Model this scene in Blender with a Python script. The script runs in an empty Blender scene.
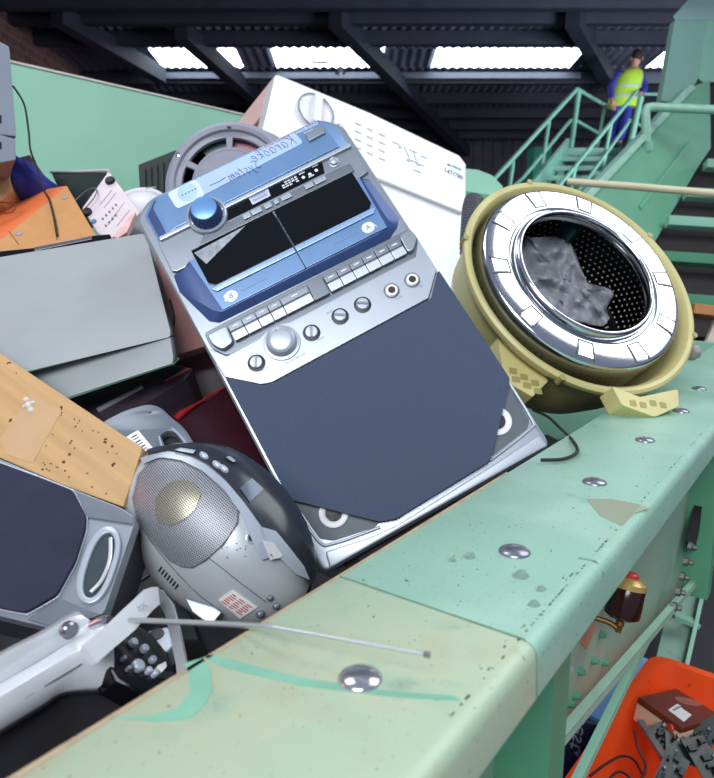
import bpy, bmesh, math, random
import numpy as np
from mathutils import Vector, Matrix, noise

random.seed(7)
PI = math.pi
SC = bpy.context.scene
COL = SC.collection
F = 680.0
PITCH = math.atan(134 / F)
CP, SP = math.cos(PITCH), math.sin(PITCH)
CAM = Vector((0, 0, 1.265))


# ------------------------------------------------------------------ geometry helpers
def ray(px, py):
    X, Y = (px - 357) / F, (389 - py) / F
    return Vector((X, CP + SP * Y, -SP + CP * Y))


def W(px, py, d):
    return CAM + ray(px, py) * d


def camdir(x, y, z):
    """direction given as right / up / forward of the view axis"""
    return Vector((x, CP * z + SP * y, -SP * z + CP * y))


class Frame:
    def __init__(s, o, x, n):
        s.o = Vector(o)
        s.n = Vector(n).normalized()
        x = Vector(x)
        s.x = (x - s.n * x.dot(s.n)).normalized()
        s.y = s.n.cross(s.x)
        s.m = Matrix((s.x, s.y, s.n)).transposed().to_4x4()
        s.m.translation = s.o

    def p(s, u, v, w=0):
        return s.o + s.x * u + s.y * v + s.n * w

    def uv(s, px, py, w=0):
        r = ray(px, py)
        q = s.o + s.n * w
        t = (q - CAM).dot(s.n) / r.dot(s.n)
        h = CAM + r * t - s.o
        return (h.dot(s.x), h.dot(s.y))

    def uvs(s, pts, w=0):
        return [s.uv(a, b, w) for a, b in pts]


def pl(a, b, c):
    """frame through three sighted points, its normal towards the camera"""
    A, B, C = W(*a), W(*b), W(*c)
    n = (B - A).cross(C - A)
    if n.dot(CAM - A) < 0:
        n = -n
    return Frame(A, B - A, n)


WORLD = Frame((0, 0, 0), (1, 0, 0), (0, 0, 1))
ROOT = {}
WM = {}


def root_loc(p):
    return ROOT.get(p.name, Vector((0, 0, 0))) if p else Vector((0, 0, 0))


def thing(name, label, cat, loc, group=None):
    o = bpy.data.objects.new(name, None)
    o.empty_display_size = .02
    COL.objects.link(o)
    o.location = loc
    o['label'] = label
    o['category'] = cat
    if group:
        o['group'] = group
    ROOT[o.name] = Vector(loc)
    return o


def tag(o, label, cat, group=None, kind=None):
    o['label'] = label
    o['category'] = cat
    if group:
        o['group'] = group
    if kind:
        o['kind'] = kind
    return o


def emit(name, bm, mat, parent=None, frame=None, smooth=True, angle=35, bevel=0, seg=2, recalc=True):
    if recalc:
        bmesh.ops.recalc_face_normals(bm, faces=bm.faces)
    if bevel > 0:
        bm.normal_update()
        es = [e for e in bm.edges if len(e.link_faces) == 2 and e.calc_face_angle(0) > math.radians(28)]
        bmesh.ops.bevel(bm, geom=es, offset=bevel, segments=seg, profile=.6, affect='EDGES', clamp_overlap=True)
    me = bpy.data.meshes.new(name)
    bm.to_mesh(me)
    bm.free()
    if smooth:
        me.polygons.foreach_set('use_smooth', [True] * len(me.polygons))
        me.set_sharp_from_angle(angle=math.radians(angle))
    if mat:
        me.materials.append(mat)
    o = bpy.data.objects.new(name, me)
    COL.objects.link(o)
    fr = frame or WORLD
    rl = root_loc(parent)
    if parent:
        o.parent = parent
    if parent:
        o.matrix_basis = Matrix.Translation(-rl) @ fr.m
        if parent.type == 'MESH':
            # sub-part: parent has its own matrix below the thing
            o.matrix_basis = WM[parent.name].inverted() @ fr.m
        ROOT[o.name] = rl
        WM[o.name] = fr.m.copy()
    else:
        # put the origin of a lone mesh at its own base
        o.matrix_basis = fr.m
        ROOT[o.name] = Vector((0, 0, 0))
        vs = [fr.m @ v.co for v in me.vertices]
        c = sum(vs, Vector()) / max(1, len(vs))
        c.z = min(v.z for v in vs)
        M = fr.m.copy()
        M.translation = c
        me.transform(M.inverted() @ fr.m)
        o.matrix_basis = M
    if bevel > 0:
        wn = o.modifiers.new('normals', 'WEIGHTED_NORMAL')
        wn.keep_sharp = True
    return o


def bm_prism(bm, poly, z0, z1, top=None):
    top = top or poly
    a = [bm.verts.new((p[0], p[1], z0)) for p in poly]
    b = [bm.verts.new((p[0], p[1], z1)) for p in top]
    n = len(poly)
    bm.faces.new(a)
    bm.faces.new(b)
    for i in range(n):
        j = (i + 1) % n
        bm.faces.new((a[i], a[j], b[j], b[i]))
    return bm


def prism(name, fr, poly, z0, z1, mat, parent=None, bevel=0, seg=2, top=None, angle=35):
    return emit(name, bm_prism(bmesh.new(), poly, z0, z1, top), mat, parent, fr, bevel=bevel, seg=seg, angle=angle)


def multi(name, fr, polys, mat, parent=None, bevel=0, seg=2):
    bm = bmesh.new()
    for poly, z0, z1 in polys:
        bm_prism(bm, poly, z0, z1)
    return emit(name, bm, mat, parent, fr, bevel=bevel, seg=seg)


def extr(name, pts, vec, mat, parent=None, bevel=0, seg=2, frame=None):
    """solid from a world-space face swept along a world vector"""
    bm = bmesh.new()
    inv = frame.m.inverted() if frame else Matrix.Identity(4)
    a = [bm.verts.new(inv @ p) for p in pts]
    b = [bm.verts.new(inv @ (p + vec)) for p in pts]
    bm.faces.new(a)
    bm.faces.new(b)
    n = len(a)
    for i in range(n):
        j = (i + 1) % n
        bm.faces.new((a[i], a[j], b[j], b[i]))
    return emit(name, bm, mat, parent, frame, bevel=bevel, seg=seg)


def rect(u0, v0, u1, v1):
    return [(u0, v0), (u1, v0), (u1, v1), (u0, v1)]


def rnd(poly, r, n=5):
    """round the corners of a polygon"""
    out = []
    N = len(poly)
    for i in range(N):
        p0, p1, p2 = Vector(poly[i - 1]), Vector(poly[i]), Vector(poly[(i + 1) % N])
        a, b = (p0 - p1), (p2 - p1)
        rr = min(r, a.length * .49, b.length * .49)
        s, e = p1 + a.normalized() * rr, p1 + b.normalized() * rr
        for k in range(n + 1):
            t = k / n
            out.append(tuple(s * (1 - t) ** 2 + p1 * 2 * t * (1 - t) + e * t * t))
    return out


def circ(u, v, r, n=32, ry=None, ang=0):
    ry = ry or r
    c, s = math.cos(ang), math.sin(ang)
    return [(u + r * math.cos(2 * PI * k / n) * c - ry * math.sin(2 * PI * k / n) * s,
             v + r * math.cos(2 * PI * k / n) * s + ry * math.sin(2 * PI * k / n) * c) for k in range(n)]


def inset(poly, d):
    c = sum((Vector(p) for p in poly), Vector((0, 0))) / len(poly)
    xs = [p[0] for p in poly]
    ys = [p[1] for p in poly]
    sx = 1 - 2 * d / (max(xs) - min(xs))
    sy = 1 - 2 * d / (max(ys) - min(ys))
    return [(c.x + (p[0] - c.x) * sx, c.y + (p[1] - c.y) * sy) for p in poly]


def lathe(name, fr, prof, mat, parent=None, seg=48, at=(0, 0), angle=40, flute=None):
    bm = bmesh.new()
    rings = []
    for r, w in prof:
        if r < 1e-6:
            rings.append([bm.verts.new((at[0], at[1], w))])
        else:
            L = []
            for k in range(seg):
                q = r
                if flute and flute[0] <= r <= flute[1] and k % 2:
                    q = r * flute[2]
                L.append(bm.verts.new((at[0] + q * math.cos(2 * PI * k / seg), at[1] + q * math.sin(2 * PI * k / seg), w)))
            rings.append(L)
    for A, B in zip(rings, rings[1:]):
        if len(A) == 1 and len(B) == 1:
            continue
        for k in range(seg):
            j = (k + 1) % seg
            if len(A) == 1:
                bm.faces.new((A[0], B[k], B[j]))
            elif len(B) == 1:
                bm.faces.new((A[k], A[j], B[0]))
            else:
                bm.faces.new((A[k], A[j], B[j], B[k]))
    return emit(name, bm, mat, parent, fr, angle=angle)


def bm_tube(bm, pts, r, seg=10, caps=True):
    pts = [Vector(p) for p in pts]
    rs = r if isinstance(r, (list, tuple)) else [r] * len(pts)
    t0 = (pts[1] - pts[0]).normalized()
    up = Vector((0, 0, 1)) if abs(t0.z) < .9 else Vector((1, 0, 0))
    nx = t0.cross(up).normalized()
    rings = []
    for i, p in enumerate(pts):
        t = (pts[min(i + 1, len(pts) - 1)] - pts[max(i - 1, 0)]).normalized()
        nx = (nx - t * nx.dot(t)).normalized()
        ny = t.cross(nx)
        rings.append([bm.verts.new(p + (nx * math.cos(2 * PI * k / seg) + ny * math.sin(2 * PI * k / seg)) * rs[i]) for k in range(seg)])
    for A, B in zip(rings, rings[1:]):
        for k in range(seg):
            j = (k + 1) % seg
            bm.faces.new((A[k], A[j], B[j], B[k]))
    if caps:
        bm.faces.new(rings[0])
        bm.faces.new(rings[-1])
    return bm


def tube(name, pts, r, mat, parent=None, seg=10, frame=None):
    bm = bmesh.new()
    bm_tube(bm, pts, r, seg)
    return emit(name, bm, mat, parent, frame, angle=50)


def smooth_path(pts, n=8):
    P = [Vector(p) for p in pts]
    out = []
    for i in range(len(P) - 1):
        p0, p1, p2, p3 = P[max(i - 1, 0)], P[i], P[i + 1], P[min(i + 2, len(P) - 1)]
        for k in range(n):
            t = k / n
            out.append(.5 * ((2 * p1) + (p2 - p0) * t + (2 * p0 - 5 * p1 + 4 * p2 - p3) * t * t + (3 * p1 - p0 - 3 * p2 + p3) * t ** 3))
    out.append(P[-1])
    return out


def bar(name, a, b, w, h, mat, parent=None, up=(0, 0, 1), bevel=0):
    """rectangular bar between two world points"""
    a, b = Vector(a), Vector(b)
    fr = Frame(a, (b - a), Vector(up) - (b - a).normalized() * Vector(up).dot((b - a).normalized()))
    L = (b - a).length
    return prism(name, fr, rect(0, -w / 2, L, w / 2), -h / 2, h / 2, mat, parent, bevel=bevel)


def plate_holes(name, fr, outer, holes, z0, z1, mat, parent=None, bevel=0):
    """flat plate with real holes, cut by a filled curve"""
    cu = bpy.data.curves.new('c', 'CURVE')
    cu.dimensions = '2D'
    cu.fill_mode = 'BOTH'
    cu.extrude = max(.0001, (z1 - z0) / 2 - bevel)
    cu.bevel_depth = bevel
    cu.bevel_resolution = 1
    for poly in [outer] + holes:
        sp = cu.splines.new('POLY')
        sp.points.add(len(poly) - 1)
        for q, p in zip(sp.points, poly):
            q.co = (p[0], p[1], 0, 1)
        sp.use_cyclic_u = True
    return _curve_mesh(name, cu, fr, mat, parent, (0, 0, (z0 + z1) / 2))


def _curve_mesh(name, cu, fr, mat, parent, off, mirror=False, rot=0, scale=1):
    to = bpy.data.objects.new('t', cu)
    COL.objects.link(to)
    dg = bpy.context.evaluated_depsgraph_get()
    dg.update()
    me = bpy.data.meshes.new_from_object(to.evaluated_get(dg))
    bpy.data.objects.remove(to)
    bm = bmesh.new()
    bm.from_mesh(me)
    bpy.data.meshes.remove(me)
    bmesh.ops.remove_doubles(bm, verts=bm.verts, dist=1e-6)
    M = Matrix.Translation(off) @ Matrix.Rotation(rot, 4, 'Z') @ Matrix.Diagonal((-scale if mirror else scale, scale, 1, 1))
    bm.transform(M)
    return emit(name, bm, mat, parent, fr, angle=30)


def text(name, s, fr, u, v, size, mat, parent=None, w=0, mirror=False, rot=0, shear=0, align='CENTER', th=.0002, thin=0):
    cu = bpy.data.curves.new('f', 'FONT')
    cu.body = s
    cu.size = size
    cu.shear = shear
    cu.align_x = align
    cu.align_y = 'CENTER'
    cu.extrude = th
    cu.resolution_u = 2
    cu.offset = thin
    return _curve_mesh(name, cu, fr, mat, parent, (u, v, w), mirror, rot)


def loft(name, rows, mat, parent=None, thick=0, frame=None, close=False):
    """skin over rows of world points"""
    bm = bmesh.new()
    R = [[bm.verts.new(p) for p in r] for r in rows]
    for A, B in zip(R, R[1:]):
        n = len(A)
        for k in range(n if close else n - 1):
            j = (k + 1) % n
            bm.faces.new((A[k], A[j], B[j], B[k]))
    if close:
        bm.faces.new(R[0])
        bm.faces.new(R[-1])
    o = emit(name, bm, mat, parent, frame, angle=50)
    if thick:
        s = o.modifiers.new('s', 'SOLIDIFY')
        s.thickness = thick
        s.offset = 0
    return o


# ------------------------------------------------------------------ materials
def lin(c):
    return tuple(((x / 255) / 12.92 if x / 255 <= .04045 else ((x / 255 + .055) / 1.055) ** 2.4) for x in c) + (1,)


MATS = {}


def M(name, col, rough=.5, metal=0, var=.1, scale=25, bump=0, bscale=60, specks=None, speck_scale=60, speck_t=.72,
      alpha=1, trans=0, coat=0, emit_=0, stretch=None):
    if name in MATS:
        return MATS[name]
    m = bpy.data.materials.new(name)
    m.use_nodes = True
    nt = m.node_tree
    N, L = nt.nodes, nt.links
    b = N['Principled BSDF']
    tc = N.new('ShaderNodeTexCoord')
    src = tc.outputs['Object']
    if stretch:
        mp = N.new('ShaderNodeMapping')
        mp.inputs['Scale'].default_value = stretch
        L.new(src, mp.inputs['Vector'])
        src = mp.outputs['Vector']
    nz = N.new('ShaderNodeTexNoise')
    nz.inputs['Scale'].default_value = scale
    nz.inputs['Detail'].default_value = 5
    L.new(src, nz.inputs['Vector'])
    c = lin(col)
    rp = N.new('ShaderNodeValToRGB')
    rp.color_ramp.elements[0].position = .3
    rp.color_ramp.elements[1].position = .7
    rp.color_ramp.elements[0].color = tuple(x * (1 - var) for x in c[:3]) + (1,)
    rp.color_ramp.elements[1].color = tuple(min(1, x * (1 + var)) for x in c[:3]) + (1,)
    L.new(nz.outputs['Fac'], rp.inputs['Fac'])
    out = rp.outputs['Color']
    if specks:
        n2 = N.new('ShaderNodeTexNoise')
        n2.inputs['Scale'].default_value = speck_scale
        n2.inputs['Detail'].default_value = 3
        L.new(tc.outputs['Object'], n2.inputs['Vector'])
        r2 = N.new('ShaderNodeValToRGB')
        r2.color_ramp.elements[0].position = speck_t
        r2.color_ramp.elements[1].position = speck_t + .03
        L.new(n2.outputs['Fac'], r2.inputs['Fac'])
        mx = N.new('ShaderNodeMix')
        mx.data_type = 'RGBA'
        L.new(r2.outputs['Color'], mx.inputs['Factor'])
        L.new(out, mx.inputs['A'])
        mx.inputs['B'].default_value = lin(specks)
        out = mx.outputs['Result']
    L.new(out, b.inputs['Base Color'])
    b.inputs['Roughness'].default_value = rough
    b.inputs['Metallic'].default_value = metal
    b.inputs['Alpha'].default_value = alpha
    b.inputs['Transmission Weight'].default_value = trans
    b.inputs['Coat Weight'].default_value = coat
    if emit_:
        L.new(out, b.inputs['Emission Color'])
        b.inputs['Emission Strength'].default_value = emit_
    if bump:
        n3 = N.new('ShaderNodeTexNoise')
        n3.inputs['Scale'].default_value = bscale
        n3.inputs['Detail'].default_value = 4
        L.new(src, n3.inputs['Vector'])
        bp = N.new('ShaderNodeBump')
        bp.inputs['Strength'].default_value = bump
        bp.inputs['Distance'].default_value = .002
        L.new(n3.outputs['Fac'], bp.inputs['Height'])
        L.new(bp.outputs['Normal'], b.inputs['Normal'])
    MATS[name] = m
    return m


def mathn(nt, op, a, b=None, c=None):
    n = nt.nodes.new('ShaderNodeMath')
    n.operation = op
    for i, x in enumerate((a, b, c)):
        if x is None:
            continue
        if isinstance(x, (int, float)):
            n.inputs[i].default_value = x
        else:
            nt.links.new(x, n.inputs[i])
    return n.outputs[0]


def dots(m, pitch, radius, col, polar_r=None, hole_rough=.6, hole_metal=0, zlim=None):
    """perforation pattern over material m, on a staggered grid in object space (or round an axis)"""
    nt = m.node_tree
    N, L = nt.nodes, nt.links
    tc = N.new('ShaderNodeTexCoord')
    sp = N.new('ShaderNodeSeparateXYZ')
    L.new(tc.outputs['Object'], sp.inputs[0])
    x, y, z = sp.outputs
    if polar_r:
        a = mathn(nt, 'ARCTAN2', y, x)
        cnt = round(2 * PI * polar_r / pitch)
        U = mathn(nt, 'MULTIPLY', a, cnt / (2 * PI))
        V = mathn(nt, 'DIVIDE', z, pitch)
    else:
        U = mathn(nt, 'DIVIDE', x, pitch)
        V = mathn(nt, 'DIVIDE', y, pitch)
    odd = mathn(nt, 'MULTIPLY', mathn(nt, 'FLOORED_MODULO', mathn(nt, 'FLOOR', V), 2), .5)
    fu = mathn(nt, 'SUBTRACT', mathn(nt, 'FRACT', mathn(nt, 'ADD', U, odd)), .5)
    fv = mathn(nt, 'SUBTRACT', mathn(nt, 'FRACT', V), .5)
    d = mathn(nt, 'SQRT', mathn(nt, 'ADD', mathn(nt, 'MULTIPLY', fu, fu), mathn(nt, 'MULTIPLY', fv, fv)))
    k = mathn(nt, 'LESS_THAN', d, radius / pitch)
    if zlim:
        k = mathn(nt, 'MULTIPLY', k, mathn(nt, 'LESS_THAN', z, zlim[1]))
        k = mathn(nt, 'MULTIPLY', k, mathn(nt, 'GREATER_THAN', z, zlim[0]))
    b = N['Principled BSDF']
    old = b.inputs['Base Color'].links[0].from_socket
    mx = N.new('ShaderNodeMix')
    mx.data_type = 'RGBA'
    L.new(k, mx.inputs['Factor'])
    L.new(old, mx.inputs['A'])
    mx.inputs['B'].default_value = lin(col)
    L.new(mx.outputs['Result'], b.inputs['Base Color'])
    b0 = b.inputs['Metallic'].default_value
    r0 = b.inputs['Roughness'].default_value
    L.new(mathn(nt, 'MULTIPLY_ADD', k, hole_metal - b0, b0), b.inputs['Metallic'])
    L.new(mathn(nt, 'MULTIPLY_ADD', k, hole_rough - r0, r0), b.inputs['Roughness'])
    return m


def brick(name, c1, c2, mortar, sc):
    m = M(name, c1, .9, var=.3, scale=3)
    nt = m.node_tree
    N, L = nt.nodes, nt.links
    b = N['Principled BSDF']
    tc = N.new('ShaderNodeTexCoord')
    mp = N.new('ShaderNodeMapping')
    mp.inputs['Rotation'].default_value = (PI / 2, 0, 0)
    bt = N.new('ShaderNodeTexBrick')
    bt.inputs['Scale'].default_value = sc
    bt.inputs['Color1'].default_value = lin(c1)
    bt.inputs['Color2'].default_value = lin(c2)
    bt.inputs['Mortar'].default_value = lin(mortar)
    sp = N.new('ShaderNodeSeparateXYZ')
    cb = N.new('ShaderNodeCombineXYZ')
    L.new(tc.outputs['Object'], sp.inputs[0])
    L.new(mathn(nt, 'ADD', sp.outputs[0], sp.outputs[1]), cb.inputs[0])
    L.new(sp.outputs[2], cb.inputs[1])
    L.new(cb.outputs[0], bt.inputs['Vector'])
    old = b.inputs['Base Color'].links[0].from_socket
    mx = N.new('ShaderNodeMix')
    mx.data_type = 'RGBA'
    mx.inputs['Factor'].default_value = .65
    L.new(old, mx.inputs['A'])
    L.new(bt.outputs['Color'], mx.inputs['B'])
    L.new(mx.outputs['Result'], b.inputs['Base Color'])
    return m


silver = M('silver_plastic', (150, 158, 168), .33, .5, var=.04, scale=40)
silver_light = M('pale_silver_plastic', (170, 179, 190), .35, .3, var=.03, scale=40)
silver_dark = M('grey_silver_plastic', (112, 120, 130), .38, .4, var=.06, scale=30)
chrome = M('chrome', (215, 218, 222), .08, 1, var=.02)
steel = M('stainless_steel', (205, 208, 212), .13, 1, var=.05, scale=12, bump=.02, bscale=25)
blue = M('metallic_blue_plastic', (110, 146, 188), .3, .25, var=.05, scale=30)
blue_d = M('deep_blue_plastic', (54, 76, 124), .32, .25, var=.05, scale=30)
navy = M('navy_grille_cloth', (62, 74, 96), .85, 0, var=.05, scale=300, bump=.12, bscale=900)
black_gl = M('glossy_black', (10, 11, 15), .08, 0, var=.2)
black = M('black_plastic', (20, 20, 24), .45, 0, var=.2)
blackr = M('black_rubber', (16, 16, 18), .6, 0, var=.2)
white = M('white_enamel', (232, 236, 238), .25, 0, var=.02)
whitep = M('white_plastic', (226, 226, 228), .4, 0, var=.03)
cream = M('yellowed_plastic', (196, 187, 128), .45, 0, var=.08, scale=14)
cream_d = M('olive_plastic', (150, 142, 84), .5, 0, var=.1, scale=14)
print_w = M('white_print', (225, 230, 238), .5, 0, var=.02)
print_b = M('blue_ink', (70, 78, 150), .5, 0, var=.02)
print_r = M('red_ink', (190, 50, 60), .5, 0, var=.02)
print_g = M('grey_print', (110, 122, 140), .5, 0, var=.02)
paper = M('paper_label', (228, 228, 226), .6, 0, var=.03)


def painted(name, c1, c2, scale, chip=(70, 66, 58), chip_t=.69, c3=None):
    m = M(name, c1, .42, 0, var=.06, scale=8, bump=.04, bscale=30)
    nt = m.node_tree
    N, L = nt.nodes, nt.links
    b = N['Principled BSDF']
    tc = N.new('ShaderNodeTexCoord')

    def layer(sc, lo, hi, col, det=5, fac=1):
        nz = N.new('ShaderNodeTexNoise')
        nz.inputs['Scale'].default_value = sc
        nz.inputs['Detail'].default_value = det
        L.new(tc.outputs['Object'], nz.inputs['Vector'])
        rp = N.new('ShaderNodeValToRGB')
        rp.color_ramp.elements[0].position = lo
        rp.color_ramp.elements[1].position = hi
        rp.color_ramp.elements[1].color = (fac, fac, fac, 1)
        L.new(nz.outputs['Fac'], rp.inputs['Fac'])
        mx = N.new('ShaderNodeMix')
        mx.data_type = 'RGBA'
        L.new(rp.outputs['Color'], mx.inputs['Factor'])
        L.new(b.inputs['Base Color'].links[0].from_socket, mx.inputs['A'])
        mx.inputs['B'].default_value = lin(col)
        L.new(mx.outputs['Result'], b.inputs['Base Color'])
    layer(scale, .47, .6, c2, 3)
    if c3:
        layer(scale * 1.7, .58, .66, c3, 6, .7)
    layer(34, .64, .76, tuple(int(x * .8) for x in c1), 4, .5)
    layer(16, .57, .7, tuple(int(x * f_) for x, f_ in zip(c2, (.96, .9, .84))), 7, .55)
    layer(420, chip_t, chip_t + .02, chip, 2)
    layer(110, chip_t + .06, chip_t + .08, chip, 4)
    return m


mint = painted('mint_green_paint', (146, 187, 168), (157, 194, 177), 9, chip_t=.69)
mint_pale = painted('pale_green_paint', (166, 188, 162), (176, 188, 160), 10, c3=(142, 176, 156), chip_t=.7)
mint_plain = M('plain_green_paint', (146, 200, 174), .5, 0, var=.05, scale=4)
mint_web = painted('dusty_green_paint', (140, 178, 156), (150, 176, 152), 8, chip_t=.74)
mint_deep = M('deep_green_paint', (84, 150, 118), .5, 0, var=.07, scale=6)
teal_paint = M('teal_spray_paint', (122, 176, 152), .5, 0, var=.1, scale=30)

# ------------------------------------------------------------------ camera
cam = bpy.data.cameras.new('camera')
co = bpy.data.objects.new('camera', cam)
COL.objects.link(co)
co.location = CAM
co.rotation_euler = (PI / 2 - PITCH, 0, 0)
cam.sensor_fit = 'HORIZONTAL'
cam.sensor_width = 36
cam.lens = 36 * F / 714
cam.clip_start = .02
cam.dof.use_dof = True
cam.dof.focus_distance = .8
cam.dof.aperture_fstop = 12
SC.camera = co

# ------------------------------------------------------------------ the hall
def struct(o):
    o['kind'] = 'structure'
    return o


FLOOR_Y0, BACK_Y = -1.5, 22.0


def roof_z(y):
    return 4.7 + .08 * (BACK_Y - y)


def roof_y(row):
    Y = (389 - row) / F
    k = (-SP + CP * Y) / (CP + SP * Y)
    return (4.7 + .08 * BACK_Y - CAM.z) / (k + .08)


concrete = M('dark_concrete_floor', (52, 50, 54), .7, 0, var=.25, scale=2, bump=.1)
struct(prism('floor', WORLD, rect(-7, FLOOR_Y0, 12, BACK_Y), -.1, 0, concrete))
brickm = brick('old_brick', (112, 74, 66), (84, 58, 56), (120, 112, 108), 1.6)
struct(prism('wall_left', WORLD, rect(-6.25, 3, -6, BACK_Y), 0, 7, brickm))
struct(prism('wall_back', WORLD, rect(-6, BACK_Y, -3.3, BACK_Y + .3), 0, 5.2, brickm))
clad = M('dark_wall_cladding', (74, 70, 78), .8, 0, var=.2, scale=3)
bm = bmesh.new()
x = -3.3
while x < 12:
    bm_prism(bm, rect(x, BACK_Y - .03, x + .28, BACK_Y + .1), 0, 5.2)
    x += .3
bm_prism(bm, rect(-3.3, BACK_Y + .02, 12, BACK_Y + .2), 0, 5.2)
struct(emit('wall_back.001', bm, clad))
struct(prism('trim_1', WORLD, rect(-5.1, 16.6, -4.75, 16.9), 0, 5.2, M('dark_steel', (40, 40, 48), .7, .0)))

roofm = M('weathered_roof_sheet', (104, 104, 120), .85, 0, var=.3, scale=1.5)
roofsteel = M('roof_steel', (40, 42, 56), .7, 0, var=.15, scale=4)
# rooflight openings: x ranges on the light strip
Y1, Y0 = roof_y(48), roof_y(67)          # near and far edge of the strip


def xat(px, y):
    r = ray(px, 57)
    return r.x / r.y * y


lights_px = [(156, 240), (274, 384), (434, 577), (656, 760)]
# corrugated sheets: build strips between openings
bm = bmesh.new()


def corr(bm, x0, x1, y0, y1, step=.09, amp=.022, dz=0):
    n = max(2, int((x1 - x0) / step))
    A, B = [], []
    for k in range(n + 1):
        x = x0 + (x1 - x0) * k / n
        dzk = amp * (1 if k % 2 else -1) + dz
        A.append(bm.verts.new((x, y0, roof_z(y0) + dzk)))
        B.append(bm.verts.new((x, y1, roof_z(y1) + dzk)))
    for k in range(n):
        bm.faces.new((A[k], A[k + 1], B[k + 1], B[k]))


corr(bm, -6.2, 12, 4.5, Y1)
corr(bm, -6.2, 12, Y0, BACK_Y + .2)
ym = (Y0 + Y1) / 2
edges = [-6.2] + [xat(p, ym) for ab in lights_px for p in ab] + [12]
for a, b in zip(edges[0::2], edges[1::2]):
    if b > a:
        corr(bm, a, b, Y1, Y0)
o = struct(emit('ceiling', bm, roofm, smooth=False))
sdm = o.modifiers.new('s', 'SOLIDIFY')
sdm.thickness = .03
sdm.offset = 1
glow = M('daylit_rooflight', (225, 240, 250), .5, 0, var=.05, scale=3, emit_=7)
for i, (a, b) in enumerate(lights_px):
    bm = bmesh.new()
    corr(bm, xat(a, ym), min(12, xat(b, ym)), Y1, Y0, dz=.01)
    o = struct(emit('window_%d' % (i + 1), bm, glow, smooth=False))
    sdm = o.modifiers.new('s', 'SOLIDIFY')
    sdm.thickness = .01
# purlins and rafters, as trims of the roof
n = 1
for row in (-8, 8, 30, 71, 92, 107, 119, 129):
    y = roof_y(row)
    struct(prism('trim_%d' % (n + 1), WORLD, rect(-6, y - .09, 12, y + .09), roof_z(y) - .27, roof_z(y) - .03, roofsteel))
    n += 1


def roofpt(px, row, drop=.3):
    y = roof_y(row)
    r = ray(px, row)
    return Vector((r.x / r.y * y, y, roof_z(y) - drop))


for a, b in (((335, -2), (470, 145)), ((574, -2), (616, 75)), ((180, 12), (285, 112)), ((55, -5), (160, 60))):
    struct(bar('trim_%d' % (n + 1), roofpt(*a), roofpt(*b), .24, .3, roofsteel))
    n += 1
# grey gutter edge under the rooflights
y = roof_y(70)
struct(prism('trim_%d' % (n + 1), WORLD, rect(xat(165, y), y - .14, xat(580, y), y - .1), roof_z(y) - .2, roof_z(y) - .08,
             M('pale_roof_trim', (84, 88, 102), .6, 0)))
n += 1

# luminaires hanging under the roof (switched off)
lampm = M('dusty_white_metal', (150, 160, 180), .6, 0, var=.05, scale=3)


def batten(px, row, d, w, h, label):
    c = W(px, row, d)
    t = thing('batten_light', label, 'ceiling light', c, None)
    fr = Frame(c, (1, 0, 0), (0, 0, 1))
    prism('housing', fr, rnd(rect(-w / 2, -.12, w / 2, .12), .03), 0, h, lampm, t, bevel=.02)
    prism('diffuser', fr, rnd(rect(-w / 2 + .03, -.09, w / 2 - .03, .09), .03), -.05, 0, whitep, t, bevel=.01)
    for s in (-1, 1):
        tube('hanger', [c + Vector((s * w * .35, 0, h)), Vector((c.x + s * w * .35, c.y, roof_z(c.y) - .02))], .012, roofsteel, t)


batten(133, 60, 16, .46, .16, 'short off-white batten light near the left brick wall')
batten(319, 60, 14.2, .44, .14, 'off-white batten light under the second rooflight')
c = W(340, 72, 12)
t = thing('pendant_lamp', 'small grey pendant lamp hanging below the second rooflight', 'pendant lamp', c)
fr = Frame(c, (1, 0, 0), (0, 0, 1))
lathe('lamp_shade', fr, [(.0, .07), (.03, .07), (.05, .02), (.1, -.02), (.095, -.025), (.04, .01), (0, .05)], lampm, t, 24)
lathe('bulb', fr, [(0, -.07), (.03, -.055), (.04, -.02), (.02, .02), (0, .03)], whitep, t, 16)
tube('cord', [c + Vector((0, 0, .06)), Vector((c.x, c.y, roof_z(c.y) - .02))], .008, blackr, t, 6)
# long pale cable tray by the left wall
a, b = W(70, 54, 16.2), W(245, 56, 16.2)
tag(bar('cable_tray', a, b, .06, .05, lampm), 'thin pale cable tray running across the dark roof at the left', 'cable tray')

# ------------------------------------------------------------------ hopper (beam, walls)
U = Vector((.5875, .8093, 0)).normalized()
V = Vector((U.y, -U.x, 0))
ZT = 1.05


def HP(s, l, z):
    return U * s + V * l + Vector((0, 0, z))


def hit(px, py, n, dd):
    """where the line of sight meets the plane n.p = dd"""
    r = ray(px, py)
    return CAM + r * ((dd - CAM.dot(n)) / r.dot(n))


def topz(px, py, z=ZT):
    return hit(px, py, Vector((0, 0, 1)), z)


L0, L1 = -.265, -.122
hop = thing('sorting_hopper', 'big mint green steel hopper whose bolted rim runs across the foreground', 'hopper', HP(.8, -.2, 0))
seam = topz(533, 643).dot(U)
seam2 = topz(598, 566).dot(U)


def rail(name, s0, s1, mat, drop=.034):
    prof = [(L0, ZT - .012), (L0, ZT - .003), (L0 + .003, ZT), (L1 - .009, ZT), (L1 - .004, ZT - .0015), (L1 - .001, ZT - .005), (L1, ZT - .01),
            (L1 + .001, ZT - drop), (L1 - .007, ZT - drop), (L1 - .008, ZT - .012)]
    bm = bmesh.new()
    ns = 10
    R = [[bm.verts.new(HP(s0 + (s1 - s0) * k / ns, l, z)) for l, z in prof] for k in range(ns + 1)]
    for A, B in zip(R, R[1:]):
        for k in range(len(prof)):
            j = (k + 1) % len(prof)
            bm.faces.new((A[k], A[j], B[j], B[k]))
    bm.faces.new(R[0])
    bm.faces.new(R[-1])
    o = emit(name, bm, mat, hop, angle=50)
    return o


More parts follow.
